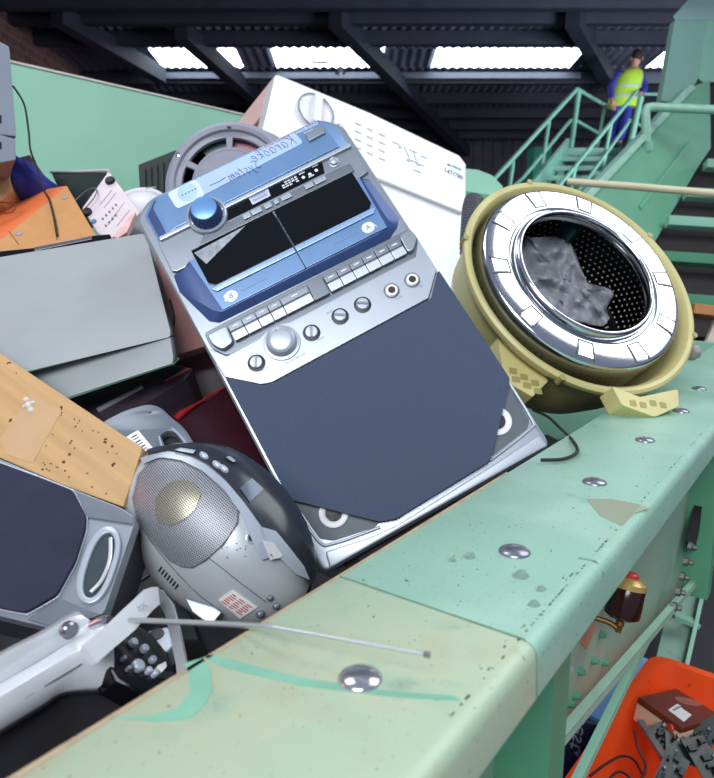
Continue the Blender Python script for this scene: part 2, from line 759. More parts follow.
front_rail = rail('rim_plate', -.3, seam - .0006, mint_pale)
back_rail = rail('rim_plate', seam + .0006, 2.35, mint)
front_rail['label'] = 'pale green front length of the rim, up to the weld seam'
back_rail['label'] = 'mint green rear length of the rim, beyond the weld seam'
# bolts
for (px, py, r, ch) in ((360, 679, .0116, 1), (514.5, 552, .0118, 0), (594.5, 482.5, .0115, 0), (645, 440.5, .0112, 0), (681, 411.5, .0112, 0), (699, 389, .0115, 0)):
    p = topz(px, py)
    fr = Frame(p, U, (0, 0, 1))
    prof = [(r, 0), (r * .99, .0008), (r * .93, .0017), (r * .8, .0027), (r * .55, .0038), (r * .28, .0044), (0, .0046)]
    lathe('bolt_head', fr, prof, M('bright_bolt_steel', (196, 196, 202), .16, .85, var=.1, scale=200) if ch else M('worn_bolt_steel', (140, 146, 156), .26, .7, var=.2, scale=200), hop, 32)
# weld seam line and paint marks (thin layers of paint lying on the rim)
fr = Frame((0, 0, ZT), U, (0, 0, 1))
a, b = Frame.uv(fr, 372, 523), fr.uv(534, 644)
weld = M('weld_line', (92, 122, 104), .7, 0, var=.2, scale=80)
tube('weld_seam', [HP(seam, L0 + .003, ZT), HP(seam, L1 - .008, ZT), HP(seam, L1 - .001, ZT - .006), HP(seam, L1 + .001, ZT - .034)], .0008, weld, hop, 6)
p0 = topz(593, 562)
s3 = p0.dot(U)
tube('weld_seam', [HP(s3, L1 - .018, ZT), HP(s3 + .002, L1 - .006, ZT), HP(s3 + .001, L1 + .0005, ZT - .008)], .0007, weld, hop, 6)


def mark(poly_px, mat, name='paint_mark', h=.0003):
    return prism(name, fr, fr.uvs(poly_px), .0, h, mat, hop)


mark([(107, 718), (150, 716), (178, 708), (190, 692), (189, 674), (184, 664), (203, 658), (211, 672), (212, 692), (203, 708), (188, 720), (160, 722)], teal_paint)
mark([(204, 657), (212, 655), (300, 678), (395, 692), (455, 696), (461, 701), (400, 698), (300, 686), (225, 668)], teal_paint)
creamp = M('cream_patch_paint', (184, 194, 170), .5, 0, var=.04, scale=30, alpha=.6)
mark([(586, 499), (612, 499), (652, 507), (634, 514), (622, 526), (600, 516)], creamp)
# drips of old paint
for (px, py, r) in ((521, 575, 8), (541, 589, 5), (534, 604, 6), (470, 556, 6), (452, 560, 4)):
    mark([(px + r * math.cos(k) * (1 + .25 * math.sin(3 * k + px)), py + r * .62 * math.sin(k)) for k in [i * PI / 7 for i in range(14)]],
         M('bare_patch', (122, 152, 138), .35, .0, var=.25, scale=200), h=.0004)

prism('worn_edge', Frame((0, 0, ZT), U, (0, 0, 1)), [(-.2, -L0 - .0035), (.1, -L0 - .005), (.3, -L0 - .003), (.5, -L0 - .0045), (.62, -L0 - .0035), (.62, -L0 - .001), (-.2, -L0 - .001)], 0, .0003, M('worn_tan_edge', (170, 152, 124), .6, 0, var=.2, scale=60), hop)
scuff = M('scuffed_edge_metal', (84, 84, 74), .6, .0, var=.3, scale=200)
rs_ = random.Random(11)
for k in range(120):
    s_ = rs_.choice((rs_.uniform(.24, .40), rs_.uniform(.40, .56), rs_.uniform(.56, .95)))
    l_ = L1 - .0045 - abs(rs_.gauss(0, .004)) if k % 4 else rs_.uniform(L0 + .01, L1 - .02)
    l_ = min(l_, L1 - .0105) if k % 4 else l_
    a_, b_ = rs_.uniform(.0004, .0022), rs_.uniform(.0003, .0009)
    if not k % 4:
        a_ *= .5
    u_, v_ = s_, -l_
    pts = [(u_ + a_ * math.cos(t_) * rs_.uniform(.5, 1.4), v_ + b_ * math.sin(t_) * rs_.uniform(.5, 1.4)) for t_ in [i * PI / 4 for i in range(8)]]
    prism('chipped_paint', Frame((0, 0, ZT), U, (0, 0, 1)), pts, 0, .00025, scuff, hop)
# inner wall, floor, far wall, ends of the hopper
wallm = M('inner_hopper_steel', (58, 64, 62), .7, 0, var=.3, scale=6)
fru = Frame((0, 0, 0), U, (0, 0, 1))          # local x along the rim, local y across to the left
prism('inner_wall', fru, rect(-.3, -L0 - .012, 2.35, -L0 + .0), .86, ZT - .012, wallm, hop)
extr('sloping_wall', [HP(-.3, L0, .86), HP(2.35, L0, .86), HP(2.35, -.8, .56), HP(-.3, -.8, .56)], Vector((0, 0, -.012)), wallm, hop)
prism('hopper_floor', fru, rect(-.3, .8, 2.35, 2.0), .545, .56, wallm, hop)
NB = V
back_l = -1.95
za = hit(12, 68, V, back_l)
zb = hit(270, 118, V, back_l)
prism('back_wall', fru, [(-.6, 1.95), (2.35, 1.95), (2.35, 1.99), (-.6, 1.99)], .54, (za.z + zb.z) / 2, mint_plain, hop)
prism('back_wall_rim', fru, [(-.6, 1.945), (2.35, 1.945), (2.35, 2.0), (-.6, 2.0)], (za.z + zb.z) / 2, (za.z + zb.z) / 2 + .006, M('primer_edge', (200, 192, 184), .6), hop)
prism('end_wall', fru, rect(2.33, .27, 2.35, 1.96), .54, 1.0, mint_plain, hop)
for (s_, l_) in ((-.2, -1.9), (2.2, -1.9), (2.2, -.9), (-.2, -.9)):
    bar('hopper_leg', HP(s_, l_, .55), HP(s_, l_, 0), .1, .1, mint_deep, hop, up=(1, 0, 0))
# outer web below the rim, its stiffener ribs, bolts and lower angle
LW = -.185
wa, wb = hit(512, 786, V, LW), hit(712, 557, V, LW)
wsl = (wb.z - wa.z) / (wb.dot(U) - wa.dot(U))
wz = lambda q: wa.z + wsl * (q - wa.dot(U))
frw = Frame(HP(0, LW, 0), U, V)
vsg = 1 if frw.y.z > 0 else -1
prism('web_plate', frw, [(-.3, vsg * wz(-.3)), (1.75, vsg * wz(1.75)), (1.75, vsg * (ZT - .005)), (-.3, vsg * (ZT - .005))], -.01, 0, mint_web, hop)
lowz = hit(566, 714, V, LW)
for (px, py) in ((512, 735), (690, 520)):
    p = hit(px, py, V, LW)
    s = p.dot(U)
    prism('stiffener', fru, rect(s - .035, .142, s + .0, -LW), wz(s) + .01, ZT - .012, mint_deep, hop)
rust = M('rusty_stain', (190, 140, 110), .6, 0, var=.1, scale=40)
for poly in ([(532, 700), (545, 690), (546, 712), (538, 722), (532, 715)], [(578, 640), (592, 620), (596, 628), (586, 650)]):
    prism('rust_stain', frw, frw.uvs(poly), 0, .0006, rust, hop)
prism('dusty_patch', frw, frw.uvs([(553, 672), (565, 662), (574, 668), (566, 678), (556, 679)]), 0, .0006, M('dust', (190, 188, 172), .7), hop)
for (px, py) in ((536, 732), (560, 693), (568, 703), (574, 695), (579, 671), (592, 660), (600, 634), (603, 662)):
    u, v = frw.uv(px, py)
    lathe('web_bolt', frw, [(.0045, 0), (.0045, .003), (.003, .004), (.003, .007), (0, .007)], mint_deep, hop, 8, (u, v))


def ang(name, a, b, w, mat, parent, up=Vector((0, 0, 1))):
    """an angle iron: two flanges"""
    d = (b - a).normalized()
    fr_ = Frame(a, d, (up - d * up.dot(d)))
    Ls = (b - a).length
    bm = bmesh.new()
    t_ = w * .13
    bm_prism(bm, rect(0, -w / 2, Ls, w / 2), -t_ / 2, t_ / 2)
    bm_prism(bm, rect(0, -w / 2, Ls, -w / 2 + t_), -w * .8, t_ / 2)
    return emit(name, bm, mat, parent, fr_, bevel=.0008)


A1 = hit(512, 790, V, LW + .02)
B1 = hit(712, 560, V, LW + .02)
ang('sloping_angle', A1, B1 + (B1 - A1) * .3, .0105, M('grey_green_paint', (150, 186, 164), .5, 0, var=.1, scale=15), hop)
A2 = hit(571, 790, V, -.2)
B2 = hit(700, 527, V, -.2)
ang('lower_rail', A2, B2 + (B2 - A2) * .1, .012, mint_plain, hop)
# leg of the hopper with a cross plate
q = W(662, 655, 1.25), W(686, 655, 1.25)
A3, B3 = W(669, 668, 1.8), W(696, 545, 2.1)
d3 = (B3 - A3).normalized()
leg = ang('support_leg', A3 - d3 * .5, B3 + d3 * .2, .07, mint, hop, up=(CAM - A3))
bar('leg_flange', W(683, 664, 1.78) - d3 * .5, W(712, 558, 2.05) + d3 * .2, .01, .07, M('pale_edge_paint', (150, 200, 176), .5), hop, up=(CAM - A3))
bar('cross_plate', W(672, 614, 1.86), W(697, 624, 1.86), .04, .012, mint_plain, hop)
# black rubber seal strip with studs between flange and leg
A4, B4 = hit(712, 462, V, -.17), hit(684, 548, V, -.17)
bar('rubber_seal', hit(709, 466, V, -.17), hit(690, 546, V, -.17), .03, .012, blackr, hop, up=V)
for k in range(5):
    p = hit(672 + k * 4, 606 - k * 15, V, -.165)
    fr_ = Frame(p, U, V)
    lathe('web_bolt', fr_, [(.007, 0), (.007, .006), (.004, .008), (.004, .013), (0, .013)], M('grey_bolt', (110, 116, 112), .4, .6), hop, 6)

# oil bottle (gravity oiler) on the web
oc = W(625.5, 596, .70)
ob = thing('oil_bottle', 'small amber oil bottle with red cap fixed below the green rim', 'oil bottle', W(625, 622, .70))
pxs = .70 / F * 1.0
fro = Frame(W(629, 580, .70), (1, 0, 0), (W(629, 580, .70) - W(621, 618, .70)))
amber = M('amber_glass', (120, 70, 40), .12, 0, var=.1, alpha=.92, coat=.5)
oil = M('dark_oil', (46, 20, 18), .15, 0, var=.1)
R_ = 17.5 * pxs
Lb = 40 * pxs
lathe('reservoir', fro, [(0, -Lb * .99), (R_ * .7, -Lb * .98), (R_ * .97, -Lb * .9), (R_, -Lb * .8), (R_ * 1.0, -.0075), (R_ * .97, -.0065), (0, -.0065)], oil, ob, 32)
lathe('shoulder', fro, [(R_ * 1.02, -.0075), (R_ * 1.0, -.002), (R_ * .7, .002), (R_ * .5, .003), (0, .003)],
      M('yellow_brass', (190, 160, 90), .3, .3), ob, 32)
lathe('cap', fro, [(R_ * .5, .001), (R_ * .5, .0065), (R_ * .4, .008), (0, .008)], M('red_cap', (190, 60, 40), .4), ob, 20)
brass = M('old_brass', (140, 100, 50), .4, .7, var=.2)
lathe('valve', fro, [(.004, -Lb), (.0045, -Lb - .006), (.003, -Lb - .008), (.003, -Lb - .014), (0, -Lb - .014)], brass, ob, 12)
tube('pipe', smooth_path([fro.p(0, 0, -Lb - .011), W(610, 623, .705), W(596, 618, .71), hit(590, 616, V, LW)]), .0028, brass, ob, 8)

# ------------------------------------------------------------------ karaoke stereo
c4 = [(140, 207), (338, 113), (549, 447), (326, 573)]
WB, HB = .29, .52


def homog(src, dst):
    A = []
    for (x, y), (u, v) in zip(src, dst):
        A.append([x, y, 1, 0, 0, 0, -u * x, -u * y, -u])
        A.append([0, 0, 0, x, y, 1, -v * x, -v * y, -v])
    return np.linalg.svd(np.array(A, float))[2][-1].reshape(3, 3)


Hm = homog([(0, HB), (WB, HB), (WB, 0), (0, 0)], [((x - 357) / F, (389 - y) / F) for x, y in c4])
if Hm[2, 2] < 0:
    Hm = -Hm
Hm = Hm / np.linalg.norm(Hm[:, 0])
bo = CAM + camdir(*Hm[:, 2])
bx = camdir(*Hm[:, 0])
by = camdir(*Hm[:, 1])
bn = bx.cross(by)
SF = Frame(bo, bx, bn)
st = thing('karaoke_stereo', 'silver and blue twin-cassette karaoke stereo lying tilted on the pile at the centre', 'stereo', SF.p(.145, 0, -.1))
body_out = rnd([(-.004, .0), (.294, 0), (.291, .498), (.268, .5235), (.018, .5235), (-.008, .506), (-.005, .3)], .012)
mm = lambda L: [(a / 1000, b / 1000) for a, b in L]
prism('cabinet', SF, inset(body_out, .004), -.19, -.02, M('dark_cabinet_vinyl', (52, 54, 62), .5, 0, var=.1), st, bevel=.004)
prism('front_shell', SF, body_out, -.035, 0, silver, st, bevel=.006, seg=3)
# blue top panel: sloped flanks
o1 = mm([(4, 458), (3, 502), (22, 520.5), (266, 520.5), (282, 500), (282, 462)])
o2 = mm([(32, 462), (32, 505), (38, 514), (258, 515), (266, 506), (266, 466)])
prism('top_panel', SF, o1, 0, .009, blue, st, bevel=.0015, top=o2)
for q in (mm([(7, 459), (30, 462), (30, 503), (24, 515), (7, 499)]),):
    prism('shaded_flank', SF, q, .001, .0045, blue_d, st, top=[(a + (.001 if a < .01 else 0), b) for a, b in q], bevel=.001)  # deeper blue paints in the dark reflection on the left flank
prism('top_trim', SF, mm([(7, 454), (282, 457), (282, 463), (7, 460)]), 0, .0105, silver_light, st, bevel=.002)
# sticker with handwriting
stk = M('pale_blue_sticker', (172, 198, 228), .4, 0, var=.04, scale=20)
so = rnd(mm([(43, 517), (226, 518), (230, 493), (150, 491), (70, 489), (42, 490)]), .006)
lab = prism('sticker', SF, rnd(mm([(42, 512.5), (226, 513), (230, 493), (206, 492), (44, 485)]), .006), .009, .0094, stk, st)
prism('sticker_patch', SF, rnd(mm([(43, 512), (84, 512), (84, 485), (44, 484.5)]), .006), .0094, .0097, M('white_sticker', (205, 222, 240), .4, 0, var=.03), lab)
prism('sticker_dot', SF, circ(.066, .5, .013, ry=.0125), .0097, .0099, M('sky_blue_print', (168, 204, 236), .45, 0), lab)
for k in range(5):
    prism('sticker_print', SF, rect(.0575 + k * .0045, .4985, .060 + k * .0045, .5005), .0099, .0100, print_g, lab)
HAND = {
    'K': (.8, [[(0, 1.6), (.05, .8), (0, 0)], [(.75, 1.5), (.1, .75), (.3, .6), (.8, 0)]]),
    'a': (.7, [[(.55, .9), (.2, 1), (0, .5), (.15, .05), (.45, .2), (.58, .9), (.55, .2), (.7, .05)]]),
    'r': (.55, [[(.05, 1), (.1, 0), (.12, .6), (.3, .95), (.55, .9)]]),
    'o': (.65, [[(.3, 1), (.02, .5), (.25, 0), (.55, .45), (.3, 1)]]),
    'k': (.6, [[(.1, 1.7), (.05, 0)], [(.5, .95), (.1, .45), (.6, 0)]]),
    'e': (.6, [[(.05, .5), (.5, .6), (.35, 1), (.05, .6), (.2, .05), (.6, .2)]]),
    'S': (.8, [[(.8, 1.45), (.4, 1.6), (.1, 1.25), (.6, .6), (.5, .1), (0, .1)]]),
    'y': (.65, [[(.05, 1), (.2, .4), (.3, .35)], [(.6, 1), (.2, -.5), (.0, -.5)]]),
    's': (.55, [[(.45, .9), (.15, .95), (.1, .65), (.4, .35), (.3, .02), (0, .1)]]),
    't': (.5, [[(.25, 1.5), (.2, .1), (.4, 0)], [(0, 1), (.5, 1.05)]]),
    'm': (1.0, [[(0, 1), (.05, 0), (.1, .6), (.3, .95), (.4, .6), (.42, 0), (.5, .6), (.7, .95), (.8, .6), (.85, .05), (1, .1)]]),
}


def handwrite(word, u, v, h, slope, gap=.22):
    bm = bmesh.new()
    x_ = 0
    for ch in word:
        wd_, st_ = HAND[ch]
        for st2 in st_:
            pp = smooth_path([(a, b, 0) for a, b in st2], 4) if len(st2) > 2 else [Vector((a, b, 0)) for a, b in st2]
            bm_tube(bm, [(u - (x_ + p.x + .25 * p.y) * h, v + (p.y + slope * (x_ + p.x)) * h, .0096) for p in pp], .00034, 5)
        x_ += wd_ + gap
    emit('handwriting', bm, print_b, lab, SF, angle=60)


handwrite('Karaoke', .2215, .4965, .0102, .02)
handwrite('System', .166, .4868, .0086, .035)
tube('handwriting', [SF.p(.118, .496, .0097), SF.p(.108, .4945, .0097), SF.p(.095, .495, .0097)], .0004, print_b, lab, 5)
text('small_print', 'WITHOUT RADIO CAT 2', SF, .193, .5113, .0046, print_r, lab, w=.0096, mirror=True, th=.0001)
text('brand_lettering', 'Goodmans', SF, .243, .5110, .0082, print_w, st, w=.0092, mirror=True, shear=.25, th=.0001)
text('brand_lettering', 'KARAOKE', SF, .243, .5052, .0030, print_w, st, w=.0092, mirror=True, th=.0001)
pb = prism('power_button', SF, mm([(236, 489), (261, 490), (263, 502), (237, 502.5)]), .008, .0135, silver, st, bevel=.0015)
# silver band with display
prism('control_band', SF, mm([(3, 456), (285, 457), (284, 416), (268, 413), (8, 408), (2, 412)]), 0, .006, silver, st, bevel=.0015)
prism('display_window', SF, mm([(92, 459.5), (239, 459.5), (233, 441), (92, 440)]), .006, .0068, black_gl, st)
lcd = prism('lcd', SF, mm([(131, 458.5), (159, 457.5), (157, 445), (131, 444.5)]), .0068, .0072, M('lcd_grey', (196, 206, 222), .3, 0), st)
for r_ in range(2):
    prism('lcd_segments', SF, rect(.134, .4475 + r_ * .0055, .154, .451 + r_ * .0055), .0072, .0073, M('lcd_seg', (150, 160, 184), .4), lcd)
bm = bmesh.new()
for r_ in range(4):
    for k in range(5):
        if (r_ * 5 + k) % 7 == 3:
            continue
        u = .176 + k * .0048
        v = .4463 + r_ * .0033
        bm_prism(bm, rect(u, v, u + .0036, v + .0019), .0068, .007)
for (u, v, r_) in ((.206, .4485, .0023), (.2155, .4485, .0023), (.2255, .4495, .0023)):
    bm_prism(bm, circ(u, v, r_, 12), .0068, .007)
for (u, v) in ((.203, .454), (.223, .4555), (.212, .4445)):
    bm_prism(bm, rect(u, v, u + .008, v + .0015), .0068, .007)
emit('display_print', bm, print_w, st, SF)
# tuning strip with little buttons
prism('button_strip', SF, mm([(60, 437), (268, 437), (268, 424), (46, 424)]), .006, .0085, silver_dark, st, bevel=.001)
for (u0, u1) in ((112, 122), (124, 138), (142, 152), (156, 162), (166, 180), (200, 212), (214, 230)):
    prism('tuning_button', SF, rect(u0 / 1000, .4285, u1 / 1000, .435), .0085, .0115, silver_light, st, bevel=.0008)
lathe('eject_button', SF, [(.0075, .006), (.0072, .0075), (.006, .0078), (.0055, .0105), (.004, .0115), (0, .0118)], silver_light, st, 28, (.251, .449))
# tuning dial
lathe('dial_bezel', SF, [(.0255, .004), (.0262, .008), (.0255, .012), (.0235, .0135), (.0222, .0125), (.0215, .009), (.0, .009)], silver_light, st, 56, (.0735, .458))
dk = lathe('tuning_dial', SF, [(.0205, .009), (.0195, .019), (.0175, .026), (.0165, .0272), (.0155, .0275)], blue_d, st, 72, (.0735, .458), angle=20, flute=(.017, .021, .95))
lathe('dial_cap', SF, [(.0163, .0268), (.0158, .0282), (.012, .0290), (0, .0293)], M('satin_blue_cap', (110, 160, 214), .3, .4, var=.03), dk, 40, (.0735, .458))
# cassette decks
deck = mm([(1, 408), (20, 413), (268, 417), (281, 408), (287, 340), (278, 329), (262, 320), (24, 322), (14, 330), (-2, 384)])
deck_t = mm([(24, 408), (28, 412), (266, 413), (270, 408), (270, 345), (264, 334), (252, 330), (34, 331), (26, 337), (24, 384)])
prism('deck_panel', SF, deck, 0, .0075, blue_d, st, bevel=.0012, top=deck_t)
for i, (u0, u1, lt) in enumerate(((27, 148.6, 'B'), (149.8, 268, 'A'))):
    dr = prism('cassette_door', SF, mm([(u0, 411.5), (u1, 413), (u1 - (4 if i else 0), 332), (u0 + (8 if not i else 0), 332)]), .0073, .0095, blue, st, bevel=.0008)
    if i == 0:
        wp = mm([(35, 421), (148.2, 422), (148.2, 372), (46, 364), (38, 372)])
        lip = mm([(46, 363.5), (148.2, 371.5), (148.2, 362), (41, 356), (36, 364)])
    else:
        wp = mm([(150.2, 422), (262, 421), (262, 389), (258, 385), (150.2, 372)])
        lip = mm([(150.2, 371.5), (259, 385), (262, 378), (258, 372), (150.2, 362)])
    wp = mm([(35, 422), (148.2, 422), (148.2, 364), (42, 364), (35, 371)]) if i == 0 else mm([(150.2, 422), (263, 422), (263, 371), (256, 364), (150.2, 364)])
    prism('door_window', SF, wp, .0095, .0112, black_gl, dr, bevel=.0006)
    lp = mm([(42, 363.6), (148.2, 363.6), (148.2, 356), (40, 356), (34, 362.5)]) if i == 0 else mm([(150.2, 363.6), (256, 363.6), (264, 362.5), (259, 356), (150.2, 356)])
    prism('window_lip', SF, lp, .0095, .0125, M('pale_blue_edge', (150, 180, 220), .3, .3), dr, bevel=.0012)
    cu_ = .052 if i == 0 else .243
    prism('deck_emblem', SF, circ(cu_, .343, .0085, ry=.0075), .0095, .0098, print_w, dr)
    text('deck_letter', lt, SF, cu_ + (-.006 if i == 0 else .006), .343, .0145, print_w if i else print_w, dr, w=.0099, mirror=True, th=.0001)
    text('deck_letter', lt, SF, cu_, .343, .0095, blue, dr, w=.0100, mirror=True, th=.0001)
    prism('deck_print', SF, rect(cu_ + (.014 if i == 0 else -.05), .3425, cu_ + (.05 if i == 0 else -.014), .3432), .0095, .0097, print_g, dr)
# label inside the left cassette window
prism('cassette_label', SF, mm([(37, 417), (110, 420), (60, 402), (44, 396)]), .0112, .0113, M('dusty_card', (150, 160, 170), .5, 0, var=.3, scale=120), st)
# key rows
prism('key_housing', SF, rnd(mm([(2, 318), (288, 319), (292, 300), (276, 280), (14, 278), (2, 296)]), .006), 0, .005, silver_dark, st, bevel=.0015)
prism('key_end', SF, rnd(mm([(4, 311), (31, 311), (29, 287), (13, 284), (5, 296)]), .005), .005, .014, silver, st, bevel=.003)
prism('key_end', SF, rnd(mm([(270, 313), (286, 314), (289, 300), (276, 287), (268, 288)]), .005), .005, .014, silver, st, bevel=.003)
prism('key_cover', SF, mm([(140, 312), (160, 312), (159, 287), (138, 287)]), .005, .0125, silver_dark, st, bevel=.001)


bright = M('lit_silver', (206, 212, 220), .3, .2, var=.02)  # paler silver paints in the light caught by each key's lower half


def key(u0, u1):
    fr_ = Frame(SF.p(0, 0, 0), SF.x, SF.n)
    a, b = u0 / 1000 + .0004, u1 / 1000 - .0004
    bm = bmesh.new()
    sec = [(.3105, .004), (.3105, .012), (.3085, .0135), (.3005, .013), (.2985, .0115), (.2885, .0085), (.2875, .004)]
    A = [bm.verts.new((a, v, w)) for v, w in sec]
    B = [bm.verts.new((b, v, w)) for v, w in sec]
    bm.faces.new(A)
    bm.faces.new(B)
    for k in range(len(sec)):
        j = (k + 1) % len(sec)
        bm.faces.new((A[k], A[j], B[j], B[k]))
    o = emit('deck_key', bm, silver_dark, st, fr_, bevel=.0007)
    prism('key_lit_half', SF, [(a, .2875), (b, .2875), (b, .2985), (a, .2985)], .0095, .0125, bright, o, bevel=.0008)
    m_ = (a + b) / 2
    hw = min(.005, (b - a) * .25)
    prism('key_mark', SF, circ(m_, .3045, hw, 12, ry=.0009), .0134, .0138, print_w, o)


for u0, u1 in ((31, 49), (49, 67), (67, 84), (84, 101), (101, 138)):
    key(u0, u1)
for k in range(6):
    key(161 + k * 17.8, 161 + (k + 1) * 17.8)
# control panel
cpn = mm([(-3, 300), (0, 255), (34, 226), (46, 222), (262, 225), (290, 253), (291, 302), (276, 281), (100, 280), (90, 283), (68, 283), (58, 279), (14, 278)])
prism('control_panel', SF, cpn, 0, .0062, silver_light, st, bevel=.002)
bm = bmesh.new()
for (u, v) in ((41, 252), (116, 254), (156, 256), (187, 256)):
    kn = lathe('rotary_control', SF, [(.0106, .0055), (.0106, .007), (.0074, .0076)], black, st, 28, (u / 1000, v / 1000))
    lathe('knob', SF, [(.0078, .006), (.0076, .0105), (.0068, .0118), (0, .012)], silver_light, kn, 28, (u / 1000, v / 1000))
    an = math.radians({41: 60, 116: 65, 156: -32, 187: -32}[u])
    dx, dy = math.cos(an), math.sin(an)
    prism('pointer', SF, [(u / 1000 + dx * .0066 - dy * .0014, v / 1000 + dy * .0066 + dx * .0014), (u / 1000 - dx * .0066 - dy * .0014, v / 1000 - dy * .0066 + dx * .0014),
                          (u / 1000 - dx * .0066 + dy * .0014, v / 1000 - dy * .0066 - dx * .0014), (u / 1000 + dx * .0066 + dy * .0014, v / 1000 + dy * .0066 - dx * .0014)],
          .012, .0132, silver_dark, kn)
bm.free()
vk = lathe('volume_knob', SF, [(.0225, .006), (.022, .0085), (.0185, .009), (.018, .0105), (.0172, .0175), (.0155, .0195), (.011, .0203), (0, .0206)], silver_light, st, 48, (.079, .260))
prism('pointer', SF, rect(.0782, .270, .0798, .2745), .0198, .0207, silver_dark, vk)
for (u, v) in ((227, 255), (256, 255)):
    jk = lathe('microphone_socket', SF, [(.0098, .006), (.0098, .0072), (.0094, .0076), (.0075, .0078)], silver_dark, st, 28, (u / 1000, v / 1000))
    lathe('socket_ring', SF, [(.0076, .006), (.0074, .009), (.0045, .0095), (.0042, .0065), (0, .0062)], M('cream_ring', (236, 232, 220), .3, 0), jk, 28, (u / 1000, v / 1000))
    lathe('socket_hole', SF, [(.0046, .0066), (.0044, .0098), (0, .0097)], black, jk, 20, (u / 1000, v / 1000))
for (u, v, s_) in ((46, 240, 'MIC VOL'), (84, 234.5, 'MASTER VOLUME'), (122, 242, 'ECHO'), (148, 267, 'TONE'), (231, 242.5, 'MIC 2'), (260, 242.5, 'MIC 1')):
    text('control_print', s_, SF, u / 1000, v / 1000, .0034, print_g, st, w=.0063, mirror=True, th=.0001)
# grille
gp = mm([(1, 252), (34, 223), (46, 219), (263, 221.5), (290, 250), (291.5, 89), (236, 33), (220, 18), (96, 13), (78, 19), (27, 66), (2, 89)])
prism('speaker_grille', SF, rnd(gp, .004, 3), 0, .0105, navy, st, bevel=.003, seg=3)
prism('grille_gap', SF, [(a * 1.004 - .0006, b * 1.006 - .0003) for a, b in gp], -.001, .003, black, st)
rec_m = M('matt_grey_recess', (86, 94, 102), .55, .1, var=.1, scale=60)
prism('corner_recess', SF, rnd(mm([(5, 86), (11, 36), (24, 26), (72, 17), (82, 22), (30, 70)]), .003), 0, .0012, rec_m, st)
prism('corner_recess', SF, rnd(mm([(289, 86), (287, 37), (280, 30), (226, 22), (224, 28), (260, 70)]), .003), 0, .0012, rec_m, st)
for (u, v) in ((38, 53), (254, 54)):
    pt_ = lathe('bass_port', SF, [(.0165, .001), (.0165, .003), (.0135, .0038), (.0095, .002), (.0093, -.004)], whitep, st, 36, (u / 1000, v / 1000))
    lathe('port_hole', SF, [(.0094, .0012), (0, .0012)], black, pt_, 24, (u / 1000, v / 1000))
# raised silver border around the recesses
for (a, b) in (([(3, 88), (8.5, 35), (23, 23.5), (76, 14.5)], .0022), ([(290.5, 88), (289.5, 36), (281, 28), (222, 19)], .0022)):
    tube('recess_edge', smooth_path([(x / 1000, y / 1000, .0015) for x, y in a], 5), .0018, silver_light, st, 8, SF)
prism('door_gap', SF, mm([(147, 413), (151, 413), (151, 332), (147, 332)]), .0072, .0092, black, st)
prism('lower_trim', SF, mm([(6, 2), (288, 2), (286, 17), (222, 13), (94, 7), (60, 10), (10, 20)]), 0, .005, silver_light, st, bevel=.003)
# feet under the cabinet
for (u, w_) in ((.276, -.022), (.234, -.03), (.03, -.05), (.262, -.16)):
    prism('foot', Frame(SF.p(0, 0, 0), SF.x, SF.n), rect(u - .009, -.013, u + .009, .003), w_ - .009, w_ + .009, blackr, st, bevel=.002)

# ------------------------------------------------------------------ washing-machine drum in its tub
DS = .95
DC = CAM + camdir(.369, .177, 1.116) * DS
DN = camdir(.287, .462, -.839)
DF = Frame(DC, (1, 0, 0), DN)


def dlathe(name, fr, prof, *a, **k):
    return lathe(name, fr, [(r_ * DS, w_ * DS) for r_, w_ in prof], *a, **k)


DG = Frame(DF.p(-.012, -.005, -.006), DF.x, DF.n)
tubt = thing('washing_machine_drum', 'stainless washing machine drum in a yellowed round plastic tub beside the stereo', 'washing machine drum', DF.p(0, -.2, -.1))
dlathe('outer_tub', DF, [(.2, .004), (.206, .006), (.2105, .003), (.211, -.004), (.207, -.012), (.199, -.02), (.195, -.035), (.188, -.1), (.17, -.15), (.1, -.165), (0, -.165),
                        (0, -.16), (.1, -.16), (.165, -.146), (.184, -.095), (.19, -.03), (.192, -.012), (.196, .0), (.2, .004)], cream, tubt, 96, angle=45)
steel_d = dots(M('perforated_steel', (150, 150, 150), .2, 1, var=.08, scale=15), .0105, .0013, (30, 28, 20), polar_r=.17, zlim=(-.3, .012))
steel_in = dots(M('perforated_steel_inside', (62, 66, 70), .28, 1, var=.1, scale=15), .0105, .0017, (200, 196, 186), polar_r=.162, hole_rough=.4, hole_metal=.0)  # pale dots paint in light showing through the drum holes
dsh = dlathe('steel_drum', DG, [(.15, -.125), (.17, -.115), (.177, -.09), (.1775, .02), (.176, .026)], steel_d, tubt, 96)
dlathe('drum_face', DG, [(.1765, .024), (.1745, .0295), (.171, .0322), (.168, .0322), (.166, .0328), (.136, .0332), (.131, .0325), (.1285, .0275), (.126, .0275), (.1245, .033), (.1225, .0395),
                        (.1195, .0425), (.1168, .0425), (.1152, .040), (.1145, .0345), (.115, .025), (.118, .02), (.13, .016)], steel, dsh, 128, angle=60)
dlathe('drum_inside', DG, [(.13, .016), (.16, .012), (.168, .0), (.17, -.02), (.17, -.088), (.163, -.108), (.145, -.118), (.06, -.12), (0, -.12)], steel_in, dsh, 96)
groove = M('dark_groove', (38, 40, 44), .35, 0)
